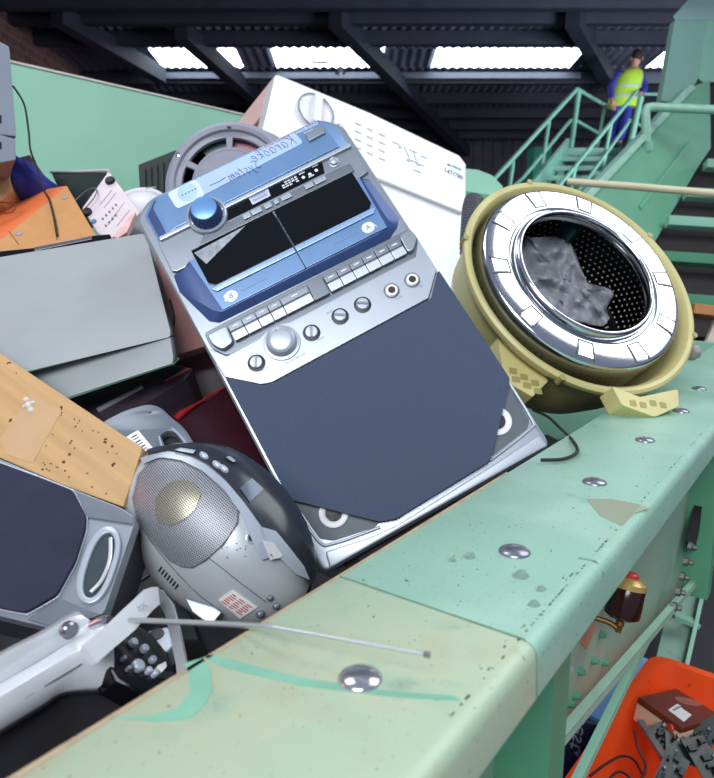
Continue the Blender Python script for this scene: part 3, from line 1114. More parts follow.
for k in range(10):
    a = math.radians(36 * k + 8)
    er = Vector((math.cos(a), math.sin(a)))
    et = Vector((-er.y, er.x))
    P = lambda r_, t_: tuple((er * r_ + et * t_) * DS)
    rb = prism('stamped_rib', DG, rnd([P(.14, -.0105), P(.1665, -.0128), P(.1665, .0128), P(.14, .0105)], .002), .028 * DS, .0340 * DS, steel, dsh, bevel=.0008)
    bm = bmesh.new()
    for sgn in (-1, 1):
        bm_prism(bm, [P(.137, sgn * .0112), P(.1685, sgn * .0138), P(.1685, sgn * .0156), P(.137, sgn * .0130)], .029 * DS, .0338 * DS)
    bm_prism(bm, [P(.137, -.0112), P(.1388, -.0112), P(.1388, .0112), P(.137, .0112)], .029 * DS, .0338 * DS)
    emit('rib_groove', bm, groove, dsh, DG)
# three paddles inside
for k in range(3):
    a = math.radians(120 * k + 75)
    er = Vector((math.cos(a), math.sin(a), 0))
    et = Vector((-er.y, er.x, 0))
    bm = bmesh.new()
    sec = [(.171, -.02), (.15, -.012), (.138, 0), (.15, .012), (.171, .02)]
    A = [bm.verts.new((er * r_ + et * t_ + Vector((0, 0, -.01))) * DS) for r_, t_ in sec]
    B = [bm.verts.new((er * r_ + et * t_ + Vector((0, 0, -.112))) * DS) for r_, t_ in sec]
    bm.faces.new(A)
    bm.faces.new(B)
    for i in range(5):
        j = (i + 1) % 5
        bm.faces.new((A[i], A[j], B[j], B[i]))
    emit('drum_paddle', bm, M('teal_paddle', (40, 84, 86), .3, .3), dsh, DG, bevel=.004)
dlathe('hub', DG, [(.06, -.12), (.055, -.108), (.03, -.104), (0, -.104)], steel, dsh, 48)


# moulded lugs of the tub
def lug(poly, z0, z1, cell):
    ps = DF.uvs(poly, z1)
    o = prism('mounting_lug', DF, ps, z0, z1, cream, tubt, bevel=.003)
    xs = [p[0] for p in ps]
    ys = [p[1] for p in ps]
    return o


lg = lug([(498, 337), (546, 371), (549, 381), (533, 397), (510, 384), (503, 370)], -.05, -.02, 1)
for k in range(3):
    for r_ in range(2):
        u, v = DF.uv(513 + k * 11 + r_ * 3, 371 + k * 6 + r_ * 8.5, -.02)
        prism('lug_cell', DF, rnd(rect(u - .006, v - .0045, u + .006, v + .0045), .001), -.021, -.0192, cream_d, lg)
LZ = 0.0
for k in range(40):
    u_, v_ = DF.uv(655, 417, LZ)
    if DF.p(u_, v_, LZ).z > ZT + .001:
        break
    LZ += .003
lg = lug(rnd([(612, 386), (640, 397), (678, 389), (679, 406), (655, 417), (622, 405)], 2.5, 3), LZ - .03, LZ, 1)
for k in range(4):
    u, v = DF.uv(633 + k * 10, 403 + (k % 2) * 2, LZ)
    prism('lug_cell', DF, rnd(rect(u - .005, v - .004, u + .005, v + .004), .001), LZ - .001, LZ + .0008, cream_d, lg)
# clips on the rim
for a in (-20, 40, 110, 170, 250):
    a = math.radians(a)
    u, v = .199 * math.cos(a), .199 * math.sin(a)
    prism('rim_clip', DF, circ(u, v, .005, 12), -.008, .0065, cream_d, tubt)
lathe('rim_knob', Frame(W(693, 352, 1.10), (1, 0, 0), DN), [(0, .012), (.008, .01), (.013, .002), (.012, -.008), (.006, -.014), (0, -.014)], M('grey_knob', (140, 136, 130), .5), tubt, 20)
# plastic sheet inside the drum
bm = bmesh.new()
vs = {}
NU, NV = 26, 26
outl = [(521, 233), (530, 238), (556, 236), (571, 243), (577, 256), (584, 276), (592, 292), (610, 288), (614, 295), (606, 308), (610, 318), (603, 326), (590, 325), (572, 319), (552, 306), (535, 288), (525, 268), (520, 250)]
cx, cy = 562, 278
P = []
for k in range(72):
    t_ = k / 72 * len(outl)
    i = int(t_)
    f_ = t_ - i
    p, q = outl[i], outl[(i + 1) % len(outl)]
    P.append((p[0] + (q[0] - p[0]) * f_, p[1] + (q[1] - p[1]) * f_))
rings = []
for ri in range(1, 13):
    s_ = ri / 12
    L = []
    for p in P:
        x_, y_ = cx + (p[0] - cx) * s_, cy + (p[1] - cy) * s_
        nz = noise.noise(Vector((x_ * .07, y_ * .07, 0))) * .03 + noise.noise(Vector((x_ * .2, y_ * .2, 3))) * .009
        crease = .022 * max(0, 1 - abs((x_ - 577) * .9 - (y_ - 262) * .42) / 9) if y_ > 245 else 0
        w_ = -.045 + nz + crease
        u, v = DF.uv(x_, y_, w_)
        L.append(bm.verts.new((u, v, w_)))
    rings.append(L)
cv = bm.verts.new((*DF.uv(cx, cy, -.045), -.045))
for k in range(72):
    bm.faces.new((cv, rings[0][k], rings[0][(k + 1) % 72]))
for A, B in zip(rings, rings[1:]):
    for k in range(72):
        j = (k + 1) % 72
        bm.faces.new((A[k], A[j], B[j], B[k]))
film = M('cloudy_plastic_film', (172, 174, 182), .2, 0, var=.2, scale=22, alpha=.6, stretch=(1, .3, 1))
sheet = emit('plastic_bag', bm, film, None, DF, angle=180)
tag(sheet, 'crumpled clear plastic bag stuffed inside the steel drum', 'plastic bag')
sm = sheet.modifiers.new('s', 'SOLIDIFY')
sm.thickness = .0006

# black cable looping out from under the drum onto the rim
cab = smooth_path([W(533, 410, 1.0), W(548, 417, .95), W(562, 430, .9), topz(573, 441, ZT + .004), topz(577, 452, ZT + .004), topz(563, 459, ZT + .004), topz(541, 460, ZT + .004)], 8)
tag(tube('power_cable', cab, .0019, blackr), 'black cable looped on the green rim between stereo and drum', 'cable')

# ------------------------------------------------------------------ white washing machine behind
WF = pl((276, 73, 1.72), (466, 160, 2.0), (330, 300, 1.62))
wash = thing('washing_machine', 'white washing machine tipped over behind the stereo, control panel uppermost', 'washing machine', WF.p(.3, -.6, -.3))
back = W(238, 121, 2.12) - W(276, 73, 1.72)
side_m = M('red_lit_steel', (244, 200, 198), .4, 0, var=.03, scale=6)  # pink paints in the reddish light falling on this side
bpts = [WF.p(*WF.uv(a, b)) for a, b in ((272, 110), (466, 196), (469, 300), (465, 420), (240, 420), (262, 200))]
extr('body', bpts, back, white, wash, bevel=.008)
cps = [WF.p(*WF.uv(a, b, .012), .012) for a, b in ((276, 73), (370, 112), (460, 155), (467, 164), (467, 208), (464, 214), (370, 176), (262, 132), (268, 108))]
cpo = extr('control_panel', cps, back * .16 - WF.n * .01, white, wash, bevel=.01, seg=3)
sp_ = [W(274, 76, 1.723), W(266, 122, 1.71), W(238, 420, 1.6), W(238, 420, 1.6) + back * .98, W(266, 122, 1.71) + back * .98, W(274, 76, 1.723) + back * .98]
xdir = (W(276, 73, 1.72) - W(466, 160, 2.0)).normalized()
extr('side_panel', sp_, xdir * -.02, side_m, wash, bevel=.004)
# stiffening rib on the side
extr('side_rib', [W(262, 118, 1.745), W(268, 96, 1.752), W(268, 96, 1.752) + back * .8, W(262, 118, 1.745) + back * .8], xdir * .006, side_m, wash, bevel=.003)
du, dv = WF.uv(316, 111, .02)
lathe('programme_dial', WF, [(.052, .012), (.052, .02), (.047, .0205), (.046, .017), (.03, .0175), (0, .0175)], whitep, wash, 48, (du, dv))
tube('dial_ring', [(du + .0495 * math.cos(k * PI / 24), dv + .0495 * math.sin(k * PI / 24), .021) for k in range(49)], .0022, M('dial_grey', (120, 140, 150), .3, .4), wash, 8, WF)
prism('dial_grip', WF, rnd([(du - .012, dv - .044), (du + .012, dv - .044), (du + .012, dv + .044), (du - .012, dv + .044)], .008), .016, .036, whitep, wash, bevel=.005)
lathe('detergent_button', WF, [(.012, .012), (.012, .022), (.009, .026), (0, .027)], silver, wash, 24, WF.uv(340, 128, .02))
bm = bmesh.new()
for (px, py, w_, h_) in [(358 + c_ * 12, 124 + c_ * 5.5 + r_ * 8, 7, 1.6) for c_ in range(3) for r_ in range(4)] + [(396, 143, 8, 1.2), (413, 151, 10, 1.2), (424, 157, 8, 1.2), (408, 160, 4, 3), (418, 164, 4, 3), (417, 171, 10, 1.2), (400, 147, 3, 3)]:
    u, v = WF.uv(px, py, .0125)
    k_ = 1.8 / F
    ca, sa = math.cos(-.0), math.sin(-.0)
    bm_prism(bm, rect(u - w_ * k_ / 2, v - h_ * k_ / 2, u + w_ * k_ / 2, v + h_ * k_ / 2), .0118, .0135)
emit('panel_print', bm, M('pale_grey_print', (186, 194, 202), .5), wash, WF)
bm = bmesh.new()
for (a, b) in (((404, 146), (410, 160)), ((410, 160), (424, 166)), ((413, 150), (417, 163))):
    A_, B_ = WF.uv(*a, .0125), WF.uv(*b, .0125)
    bm_tube(bm, [(A_[0], A_[1], .0125), (B_[0], B_[1], .0125)], .0012, 5)
emit('panel_print', bm, M('grey_line_print', (160, 166, 178), .5), wash, WF)
fl = [M('teal_print', (110, 190, 190), .5), M('sky_print', (130, 180, 225), .5), print_g]
for k, (px, py, w_) in enumerate(((454, 166.5, .008), (458.5, 168.5, .010), (449, 165, .006))):
    u, v = WF.uv(px, py, .0125)
    prism('brand_mark', WF, rnd(rect(u - w_, v - .003, u + w_, v + .003), .002), .0118, .0135, fl[k], wash)
text('model_lettering', '147/780', WF, *WF.uv(453.5, 174, .0125), .021, print_g, wash, w=.0128, th=.0006)
# ------------------------------------------------------------------ pile on the left
def sight_prism(name, fr, pts, z0, z1, mat, parent=None, bevel=0, seg=2):
    return prism(name, fr, fr.uvs(pts, z1), z0, z1, mat, parent, bevel=bevel, seg=seg)


# grey case (top face and bevelled front)
G = pl((0, 257, .98), (143, 234, 1.0), (170, 336, .80))
gm = M('scuffed_grey_casing', (146, 152, 155), .5, .1, var=.05, scale=14, specks=(110, 112, 116), speck_scale=160, speck_t=.74)
gc = thing('disc_player', 'flat scuffed grey hi-fi casing at the left edge, above the wooden board', 'hi-fi unit', W(100, 380, .85))
G2 = pl((-60, 393, .787), (170, 337, .80), (172, 366, .785))
away = ray(230, 330).normalized()
extr('top_cover', [G.p(*q) for q in rnd(G.uvs([(-60, 267), (143, 233.5), (149, 246), (170.5, 332), (170, 337), (29, 371), (-60, 392)]), .004)], away * .07, gm, gc, bevel=.002)
extr('front_bezel', [G2.p(*q) for q in G2.uvs([(-60, 394), (29, 372), (170.5, 337), (173.5, 357), (172.5, 363.5), (69, 397), (-60, 440)])], away * .07, gm, gc, bevel=.002)
tag(tube('black_cable', smooth_path([W(170, 300, .93), W(174, 318, .9), W(172, 332, .89), W(168, 338, .9)]), .0016, blackr), 'thin black wire sticking out behind the grey casing', 'cable')

# thin black unit behind it
B1_ = pl((0, 256, 1.01), (111, 236, 1.03), (60, 244, 1.0))
bu = thing('slim_player', 'slim glossy black unit behind the grey casing, below the cardboard box', 'hi-fi unit', W(60, 250, 1.05))
fb = pl((0, 254, 1.02), (110, 237, 1.04), (60, 300, 1.0))
sight_prism('housing', fb, [(-40, 260), (0, 250.5), (35, 247), (92, 235), (110, 233.5), (112, 240), (60, 300), (-40, 300)], -.1, 0, black_gl, bu, bevel=.003)
sight_prism('front_edge', fb, [(34, 247), (92, 236), (92, 239), (34, 251)], 0, .003, M('grey_gloss', (96, 100, 110), .15, .3), bu, bevel=.001)

# cardboard box with orange top
tan = M('brown_cardboard', (190, 138, 84), .75, 0, var=.06, scale=30)
org = M('orange_board', (238, 124, 68), .6, 0, var=.04, scale=30)
bx_ = thing('cardboard_box', 'tan cardboard box with an orange top, thin cable lying over it', 'box', W(50, 250, 1.2))
CF = pl((0, 240, 1.12), (67, 186, 1.24), (95, 236, 1.12))
sight_prism('front_face', CF, [(-20, 255), (0, 239.5), (67, 186), (96, 236), (92, 300), (-20, 300)], -.02, 0, tan, bx_, bevel=.001)
back_v = (W(31, 192, 1.42) - W(67, 186, 1.24))
tp = [W(-20, 255, 1.11), W(0, 239, 1.12), W(67, 185.5, 1.24), W(31.5, 191.5, 1.4), W(-20, 229, 1.27)]
extr('top_panel', tp, CF.n * 0 + Vector((0, 0, -.012)), org, bx_, bevel=.001)
tp = [W(-20, 228, 1.275), W(31, 191.5, 1.405), W(12, 194, 1.5), W(-20, 198, 1.52)]
extr('top_panel', tp, Vector((0, 0, -.012)), M('pale_cardboard', (205, 160, 104), .75, var=.05), bx_, bevel=.001)
for (px, py) in ((65, 198), (19, 234)):
    lathe('grey_stud', CF, [(.006, 0), (.0055, .0015), (.003, .002), (0, .002)], M('grey_stud', (150, 142, 146), .5), bx_, 20, CF.uv(px, py))
bm = bmesh.new()
for a, b in (((9, 231), (19, 245)), ((51, 205), (57, 240))):
    A_, B_ = CF.uv(*a), CF.uv(*b)
    bm_tube(bm, [(A_[0], A_[1], .0003), (B_[0], B_[1], .0003)], .0006, 5)
emit('fold_line', bm, M('dark_fold', (90, 66, 46), .8), bx_, CF)
tag(tube('black_lead', smooth_path([W(13, 86, 1.24), W(24, 104, 1.24), W(28.5, 130, 1.24), W(30.5, 150, 1.24), W(36, 165, 1.23), W(43, 188, 1.225), CF.p(*CF.uv(50, 202), .004), CF.p(*CF.uv(55, 221), .004), CF.p(*CF.uv(58, 238), .004)]), .0018, blackr),
    'long thin black lead hanging from the grey case down over the cardboard box', 'cable')
tag(tube('red_wire', smooth_path([W(-10, 217, 1.2), W(0, 214, 1.2), W(12, 211.5, 1.2), W(16.5, 205, 1.21), W(10, 203, 1.23), W(-2, 202, 1.25), W(-10, 203, 1.26)]), .0015, M('red_wire', (130, 40, 32), .5)),
    'thin red wire curling across the cardboard box at the left edge', 'wire')

# upright grey case top left
T = pl((0, 42, 1.24), (10, 48, 1.22), (16, 137, 1.2))
fT = Frame(W(14, 90, 1.22), camdir(1, 0, .62), camdir(.64, .05, -1))
gb = thing('computer_case', 'blue grey metal case standing upright at the top left edge', 'computer case', W(0, 165, 1.3))
cg = M('blue_grey_metal', (130, 138, 152), .5, .1, var=.05, scale=12)
sight_prism('upper_shell', fT, [(-60, 20), (0, 41), (9.5, 46), (16.5, 136.5), (-60, 128)], -.2, 0, cg, gb, bevel=.004)
sight_prism('lower_shell', fT, [(-60, 129), (0, 134), (15.5, 138.5), (16, 160), (0, 163), (-60, 166)], -.2, 0, cg, gb, bevel=.004)
sight_prism('dark_slot', fT, [(-5, 115), (1.5, 115), (1.5, 123), (-5, 123)], -.002, .001, black, gb)
sight_prism('dark_slot', fT, [(-5, 141), (1.5, 142), (1.5, 149), (-5, 149)], -.002, .001, black, gb)
# timber block and blue cloth
fW = Frame(W(4, 185, 1.3), (1, .2, .1), camdir(.1, .2, -1))
tag(sight_prism('timber_block', fW, [(-40, 176), (0, 170.5), (9, 167), (10.5, 190), (0, 202), (-40, 214)], -.12, 0, M('raw_timber', (178, 148, 104), .7, 0, var=.12, scale=60), bevel=.002),
    'pale timber block wedged between grey case and cardboard box', 'timber')
tag(sight_prism('brown_block', Frame(W(20, 162, 1.42), (1, .2, .1), camdir(.1, .2, -1)), [(0, 163), (16, 158), (30, 154.5), (33, 168), (10, 178)], -.1, 0, M('dark_brown_board', (74, 56, 56), .7), bevel=.002),
    'dark brown board end behind the blue cloth', 'board')
bm = bmesh.new()
fB = Frame(W(35, 178, 1.34), (1, 0, 0), camdir(0, .3, -1))
ctr = fB.uv(34, 180)
rim_ = [(8, 168), (18, 158), (30, 161), (40, 170), (52, 181), (60, 186), (50, 194), (30, 194), (10, 194)]
pts_ = []
for k in range(45):
    t_ = k / 45 * 9
    i = int(t_)
    f_ = t_ - i
    p, q = rim_[i], rim_[(i + 1) % 9]
    pts_.append(fB.uv(p[0] + (q[0] - p[0]) * f_, p[1] + (q[1] - p[1]) * f_))
rings = []
for s_, w_ in ((1, -.09), (1, -.01), (.85, .012), (.6, .022), (.3, .028)):
    rings.append([bm.verts.new((ctr[0] + (p[0] - ctr[0]) * s_, ctr[1] + (p[1] - ctr[1]) * s_, w_ + .012 * noise.noise(Vector((p[0] * 40 * s_, p[1] * 60 * s_, s_))))) for p in pts_])
for A, B in zip(rings, rings[1:]):
    for k in range(45):
        j = (k + 1) % 45
        bm.faces.new((A[k], A[j], B[j], B[k]))
bm.faces.new(rings[-1])
bm.faces.new(rings[0])
tag(emit('blue_cloth', bm, M('royal_blue_cloth', (44, 52, 138), .8, 0, var=.15, scale=40), None, fB, angle=180), 'crumpled royal blue cloth bag behind the cardboard box', 'cloth')

# small appliance with four feet
ap = thing('small_appliance', 'small boxy appliance on its side showing a pale base with round rubber feet', 'appliance', W(100, 235, 1.25))
AF = pl((108, 171, 1.26), (138, 210, 1.2), (82, 208, 1.22))
apale = M('pale_pinkish_plastic', (206, 196, 202), .45, 0, var=.04, scale=30)
deep = (W(51, 172, 1.45) - W(108, 171, 1.26))
sight_prism('base_plate', AF, [(108.5, 171), (140, 212), (128, 226), (112, 238), (98, 234), (82, 208)], -.012, 0, apale, ap, bevel=.002)
bp_ = [W(107.5, 172, 1.262), W(82, 208.5, 1.222), W(70, 214, 1.3), W(51, 172.5, 1.45)]
extr('black_side', bp_, AF.n * -.05, black, ap, bevel=.003)
sF = pl((107.5, 172, 1.262), (82, 208.5, 1.222), (51, 172.5, 1.45))
tube('speaker_ring', [sF.p(*(Vector(sF.uv(83, 203)) + Vector((.035 * math.cos(a), .035 * math.sin(a)))), .002) for a in [k * 2 * PI / 32 for k in range(33)]], .0012, M('grey_ring', (110, 110, 116), .4), ap, 6)
tube('pale_edge', [W(51, 172, 1.45), W(80, 171.5, 1.35), W(108.5, 170.5, 1.258)], .003, apale, ap, 8)
for (px, py) in ((110.5, 181.5), (87.5, 213)):
    lathe('rubber_foot', AF, [(.009, 0), (.009, .004), (.0075, .006), (0, .006)], blackr, ap, 24, AF.uv(px, py))
lathe('blue_plug', AF, [(.005, 0), (.0045, .002), (0, .002)], M('blue_plug', (60, 110, 170), .4), ap, 20, AF.uv(94, 221.5))
bm = bmesh.new()
for k in range(9):
    px, py = 103 + (k % 5) * 3.3, 219 - (k % 5) * 3.5 + (k // 5) * 7
    u, v = AF.uv(px + (k // 5) * 3, py)
    bm_prism(bm, rect(u - .0025, v - .0012, u + .0025, v + .0012), 0, .0012)
emit('vent_slot', bm, black, ap, AF)
bm = bmesh.new()
for a, b in (((100, 205), (112, 190)), ((104, 208), (116, 193)), ((108, 225), (124, 203)), ((117, 226), (130, 210))):
    A_, B_ = AF.uv(*a), AF.uv(*b)
    bm_tube(bm, [(A_[0], A_[1], .0002), (B_[0], B_[1], .0002)], .0007, 5)
emit('moulded_line', bm, M('grey_mould_line', (150, 146, 152), .5), ap, AF)
redp = M('red_glossy_plastic', (206, 96, 84), .3, 0, var=.05)
rs = Frame(W(122, 222, 1.12), camdir(1, .6, .1), camdir(.2, .4, -1))
tag(sight_prism('plastic_strip', rs, [(112, 236.5), (119, 228), (134, 210), (136, 212), (127, 232), (118, 238)], -.02, 0, M('white_red_strip', (226, 186, 182), .35, 0, var=.1, scale=60), bevel=.002),
    'pinkish white plastic strip between small appliance and stereo', 'plastic strip')

# white round bowl lid
WB_ = Frame(W(137, 217, 1.4), (1, 0, 0), camdir(-.15, .45, -1))
wl = thing('plastic_bowl', 'white domed plastic bowl just left of the grey round housing', 'bowl', W(140, 235, 1.45))
R0 = 36 * 1.4 / F
lathe('rim', WB_, [(R0, -.01), (R0 * 1.0, .0), (R0 * .97, .006), (R0 * .9, .004), (R0 * .87, -.004)], whitep, wl, 48)
lathe('dome', WB_, [(R0 * .88, -.004), (R0 * .8, .012), (R0 * .6, .022), (R0 * .3, .027), (0, .028)], M('milky_plastic', (216, 214, 220), .35, 0, var=.05), wl, 48)
prism('rim_slot', WB_, rnd(rect(.012, R0 * .915, .034, R0 * .95), .002), .003, .0062, M('grey_slot', (150, 150, 156), .5), wl)

# dark ribbed box behind
RB = Frame(W(155, 175, 1.58), camdir(1, .45, .25), camdir(-.3, .1, -1))
rbx = thing('ribbed_case', 'dark ribbed plastic case between the green back wall and the grey round housing', 'case', W(160, 195, 1.6))
rbm = M('dark_olive_plastic', (52, 58, 56), .6, 0, var=.1)
sight_prism('shell', RB, [(138, 164.5), (176, 149.5), (180, 200), (140, 200)], -.12, 0, rbm, rbx, bevel=.003)
for k in range(5):
    x_ = 142.5 + k * 6
    sight_prism('rib', RB, [(x_, 169 - k * 2.2), (x_ + 2.4, 168 - k * 2.2), (x_ + 3, 200), (x_ + .6, 200)], 0, .006, rbm, rbx, bevel=.001)

# grey round housing with windows
RH = Frame(W(229, 183, 1.42), (1, 0, 0), camdir(-.05, .12, -1))
rh = thing('round_housing', 'grey round plastic housing with curved windows, peeping above the stereo', 'appliance housing', W(229, 245, 1.5))
pr = 1.42 / F
hgm = M('mauve_grey_plastic', (146, 148, 162), .4, 0, var=.05, scale=20)
R1 = 64 * pr


def arc(r0, r1, a0, a1, n=14):
    aa = [math.radians(a0 + (a1 - a0) * k / n) for k in range(n + 1)]
    return [(r1 * math.cos(a), r1 * math.sin(a)) for a in aa] + [(r0 * math.cos(a), r0 * math.sin(a)) for a in reversed(aa)]


holes = [arc(R1 * .58, R1 * .765, a0, a1) for a0, a1 in ((46, 88), (94, 150), (156, 208), (214, 266), (-84, -28), (-22, 40))]
out_ = []
for k in range(96):
    a = 2 * PI * k / 96
    d_ = math.degrees(a)
    r_ = R1 * (1 + .05 * math.exp(-((d_ - 45) / 8) ** 2) - .02 * math.exp(-((d_ - 30) / 6) ** 2))
    out_.append((r_ * math.cos(a), r_ * math.sin(a)))
plate_holes('face_plate', RH, out_, holes, -.012, 0, hgm, rh, bevel=.002)
lathe('outer_rim', RH, [(R1 * .84, .0), (R1 * .86, .008), (R1 * .92, .011), (R1 * .98, .006), (R1, -.004), (R1, -.05), (R1 * .97, -.05)], hgm, rh, 72)
lathe('drum_shell', RH, [(R1 * .97, -.012), (R1 * .95, -.12), (0, -.12)], rbm, rh, 48)
lathe('centre_dish', RH, [(R1 * .55, .001), (R1 * .53, -.002), (R1 * .5, -.006), (R1 * .2, -.007), (0, -.007)], M('pale_grey_dish', (172, 176, 186), .45, 0, var=.04), rh, 48)
prism('inner_pane', RH, arc(R1 * .56, R1 * .79, 40, 88), -.03, -.026, M('dusky_pink_plastic', (190, 140, 150), .4, 0, var=.1), rh)
prism('inner_pane', RH, arc(R1 * .56, R1 * .79, 94, 128), -.03, -.026, M('grey_green_pane', (110, 136, 136), .3, 0, var=.1), rh)
lathe('screw', RH, [(.005, .0), (.005, .012), (0, .013)], chrome, rh, 16, RH.uv(179.5, 157))
prism('slot', RH, rect(-.004, R1 * .865, .004, R1 * .89), .0, .0118, black, rh)

# pink panel and maroon cabinet in the gap
pk = M('pink_plastic', (206, 150, 146), .45, 0, var=.05, scale=20)
PF = Frame(W(185, 300, 1.02), camdir(1, .1, .15), camdir(-.1, .35, -1))
tag(sight_prism('pink_panel', PF, [(140, 236), (152, 233), (202, 330), (209, 345), (186, 352), (176, 356), (150, 300)], -.02, 0, pk, bevel=.003),
    'pale pink plastic panel in the gap between grey casing and stereo', 'panel')
mar = M('maroon_gloss', (50, 18, 28), .25, 0, var=.25, scale=16)
MF = pl((177, 418, .86), (230, 388, .90), (250, 500, .80))
mc = thing('maroon_cabinet', 'dark maroon glossy cabinet in the gap left of the stereo', 'cabinet', MF.p(.05, -.2, -.1))
sight_prism('shell', MF, [(176, 420), (226, 386.5), (231, 388), (318, 560), (310, 590), (260, 560), (190, 470)], -.03, 0, mar, mc, bevel=.004)
tube('red_rim', smooth_path([MF.p(*MF.uv(176, 420), .001), MF.p(*MF.uv(187, 411), .002), MF.p(*MF.uv(226, 387), .001)], 4), [.005] * 4 + [.0035, .002, .0018, .0016, .0014], M('bright_red_plastic', (150, 34, 40), .25), mc, 10)
MG = pl((150, 395, .98), (215, 350, 1.02), (230, 420, .93))
mg = thing('maroon_shell', 'dark maroon plastic shell under the pink panel, with a ribbed end', 'plastic shell', W(200, 410, 1.0))
sight_prism('panel', MG, [(120, 420), (150, 385), (186, 352), (206, 340), (232, 392), (226, 420), (180, 420)], -.02, 0, M('dark_maroon', (46, 24, 34), .3, 0, var=.3, scale=14), mg, bevel=.004)
for k in range(2):
    a, b = (173 + k * 11, 384 - k * 6), (185 + k * 9, 414 - k * 4)
    bar('upright_rib', MG.p(*MG.uv(*a), .003), MG.p(*MG.uv(*b), .003), .004, .006, M('grey_rib', (92, 84, 92), .4), mg, up=MG.n, bevel=.001)
# dark unit with silver edge below the grey casing
DU = pl((60, 412, .83), (190, 372, .86), (120, 420, .80))
du_ = thing('dark_unit', 'dark hi-fi unit with a bright edge directly under the grey casing', 'hi-fi unit', W(120, 410, .87))
sight_prism('housing', DU, [(40, 425), (69, 398), (172, 364), (193, 368), (186, 378), (120, 418), (90, 440)], -.06, 0, M('dark_mauve_gloss', (66, 56, 66), .25, .2, var=.2), du_, bevel=.003)
sight_prism('bright_edge', DU, [(96, 408), (142, 384.5), (143, 386.5), (98, 411)], 0, .003, M('bright_edge', (170, 172, 180), .3, .3), du_, bevel=.001)
tube('red_edge', [DU.p(*DU.uv(165, 383), .002), DU.p(*DU.uv(190, 370), .002)], .0016, M('bright_red_plastic', (176, 40, 44), .25), du_, 6)
# silver back with bar-code label
SB = pl((108, 420, .74), (169, 416, .75), (150, 470, .70))
sb = thing('rear_panel', 'grey plastic rear panel with a bar code label behind the round radio', 'rear panel', W(150, 470, .76))
pan = [(100, 424), (125, 411), (149, 404.5), (160, 408), (169, 417), (183, 428), (194, 446), (200, 470), (150, 490), (110, 470)]
slot = rnd([(158, 434), (168, 428), (176, 430), (187, 445), (178, 456), (166, 453)], .004)
plate_holes('shell', SB, rnd(SB.uvs(pan), .01), [rnd(SB.uvs([(158, 434), (168, 428.5), (177, 431), (188, 446), (180, 456), (166, 452)]), .004), circ(*SB.uv(150, 412), .0028, 16)], -.012, 0, silver_dark, sb, bevel=.002)
prism('slot_back', SB, SB.uvs([(152, 428), (176, 424), (196, 448), (180, 462), (160, 458)], -.014), -.03, -.014, M('dark_slot', (50, 56, 62), .4), sb)
tube('slot_edge', smooth_path([SB.p(*SB.uv(159, 437), .0005), SB.p(*SB.uv(163, 450), .0005), SB.p(*SB.uv(166, 453), .0005)], 4), .0014, silver_light, sb, 6)
tube('slot_edge', smooth_path([SB.p(*SB.uv(172, 429), .0005), SB.p(*SB.uv(178, 434), .0005), SB.p(*SB.uv(187, 445), .0005)], 4), .0014, silver_light, sb, 6)
lb = prism('barcode_label', SB, SB.uvs([(126, 437), (138, 430), (154, 449), (141, 462), (132, 452)], .0005), .0, .0006, paper, sb)
bm = bmesh.new()
for k in range(7):
    w_ = .5 if k % 2 else .9
    a = (131.5 + k * 2.0, 437 + k * 2.6)
    bm_prism(bm, SB.uvs([a, (a[0] + 5, a[1] - 3), (a[0] + 5 + w_ * .8, a[1] - 3 + w_), (a[0] + w_ * .8, a[1] + w_)], .0008), .0006, .0008)
emit('barcode', bm, black, lb, SB)

# wooden board
PB = pl((0, 353, .74), (140, 447, .66), (0, 455, .68))
wood = M('pine_board', (186, 152, 104), .55, 0, var=.12, scale=9, stretch=(.5, 9, 3), specks=(96, 48, 22), speck_scale=75, speck_t=.68)
wd = thing('wooden_board', 'stained light wooden board with tape and chewing gum, at the left', 'board', PB.p(.1, -.05, -.03))
sight_prism('plank', PB, [(-70, 306), (0, 353), (142, 447.5), (141, 452), (123, 507), (60, 484), (0, 458), (-70, 436)], -.018, 0, wood, wd, bevel=.0015)
prism('clear_tape', PB, PB.uvs([(32, 394), (62, 411), (44, 443), (33, 463), (8, 455), (0, 440)]), 0, .0004, M('clear_tape', (214, 180, 138), .25, 0, alpha=.75, var=.04), wd)
gum = M('grey_gum', (206, 196, 192), .6, 0, var=.15, scale=200)
for k, (px, py, r_) in enumerate(((26, 400, .0034), (28.5, 405, .0042), (31, 410, .0036), (33, 403, .0026), (24.5, 407, .0022))):
    lathe('chewing_gum', PB, [(r_, 0), (r_ * .9, .0012), (r_ * .5, .0025), (0, .003)], gum, wd, 14, PB.uv(px, py))
rustm = M('rust_brown_stain', (92, 44, 22), .7, 0, var=.3, scale=200)
for k in range(34):
    t_ = random.random()
    if k < 14:
        px, py = 60 + 78 * t_ + random.uniform(-4, 2), 405 + 52 * t_ + random.uniform(0, 14)
    elif k < 26:
        px, py = 20 + 95 * t_, 461 + 38 * t_ - random.uniform(0, 10)
    else:
        px, py = random.uniform(60, 130), random.uniform(440, 470)
    r_ = random.choice((.0008, .001, .0013, .002))
    u, v = PB.uv(px, py)
    prism('rust_stain', PB, [(u + r_ * math.cos(a) * random.uniform(.6, 1.4), v + r_ * .8 * math.sin(a) * random.uniform(.6, 1.4)) for a in [i * PI / 4 for i in range(8)]], 0, .00025, rustm, wd)

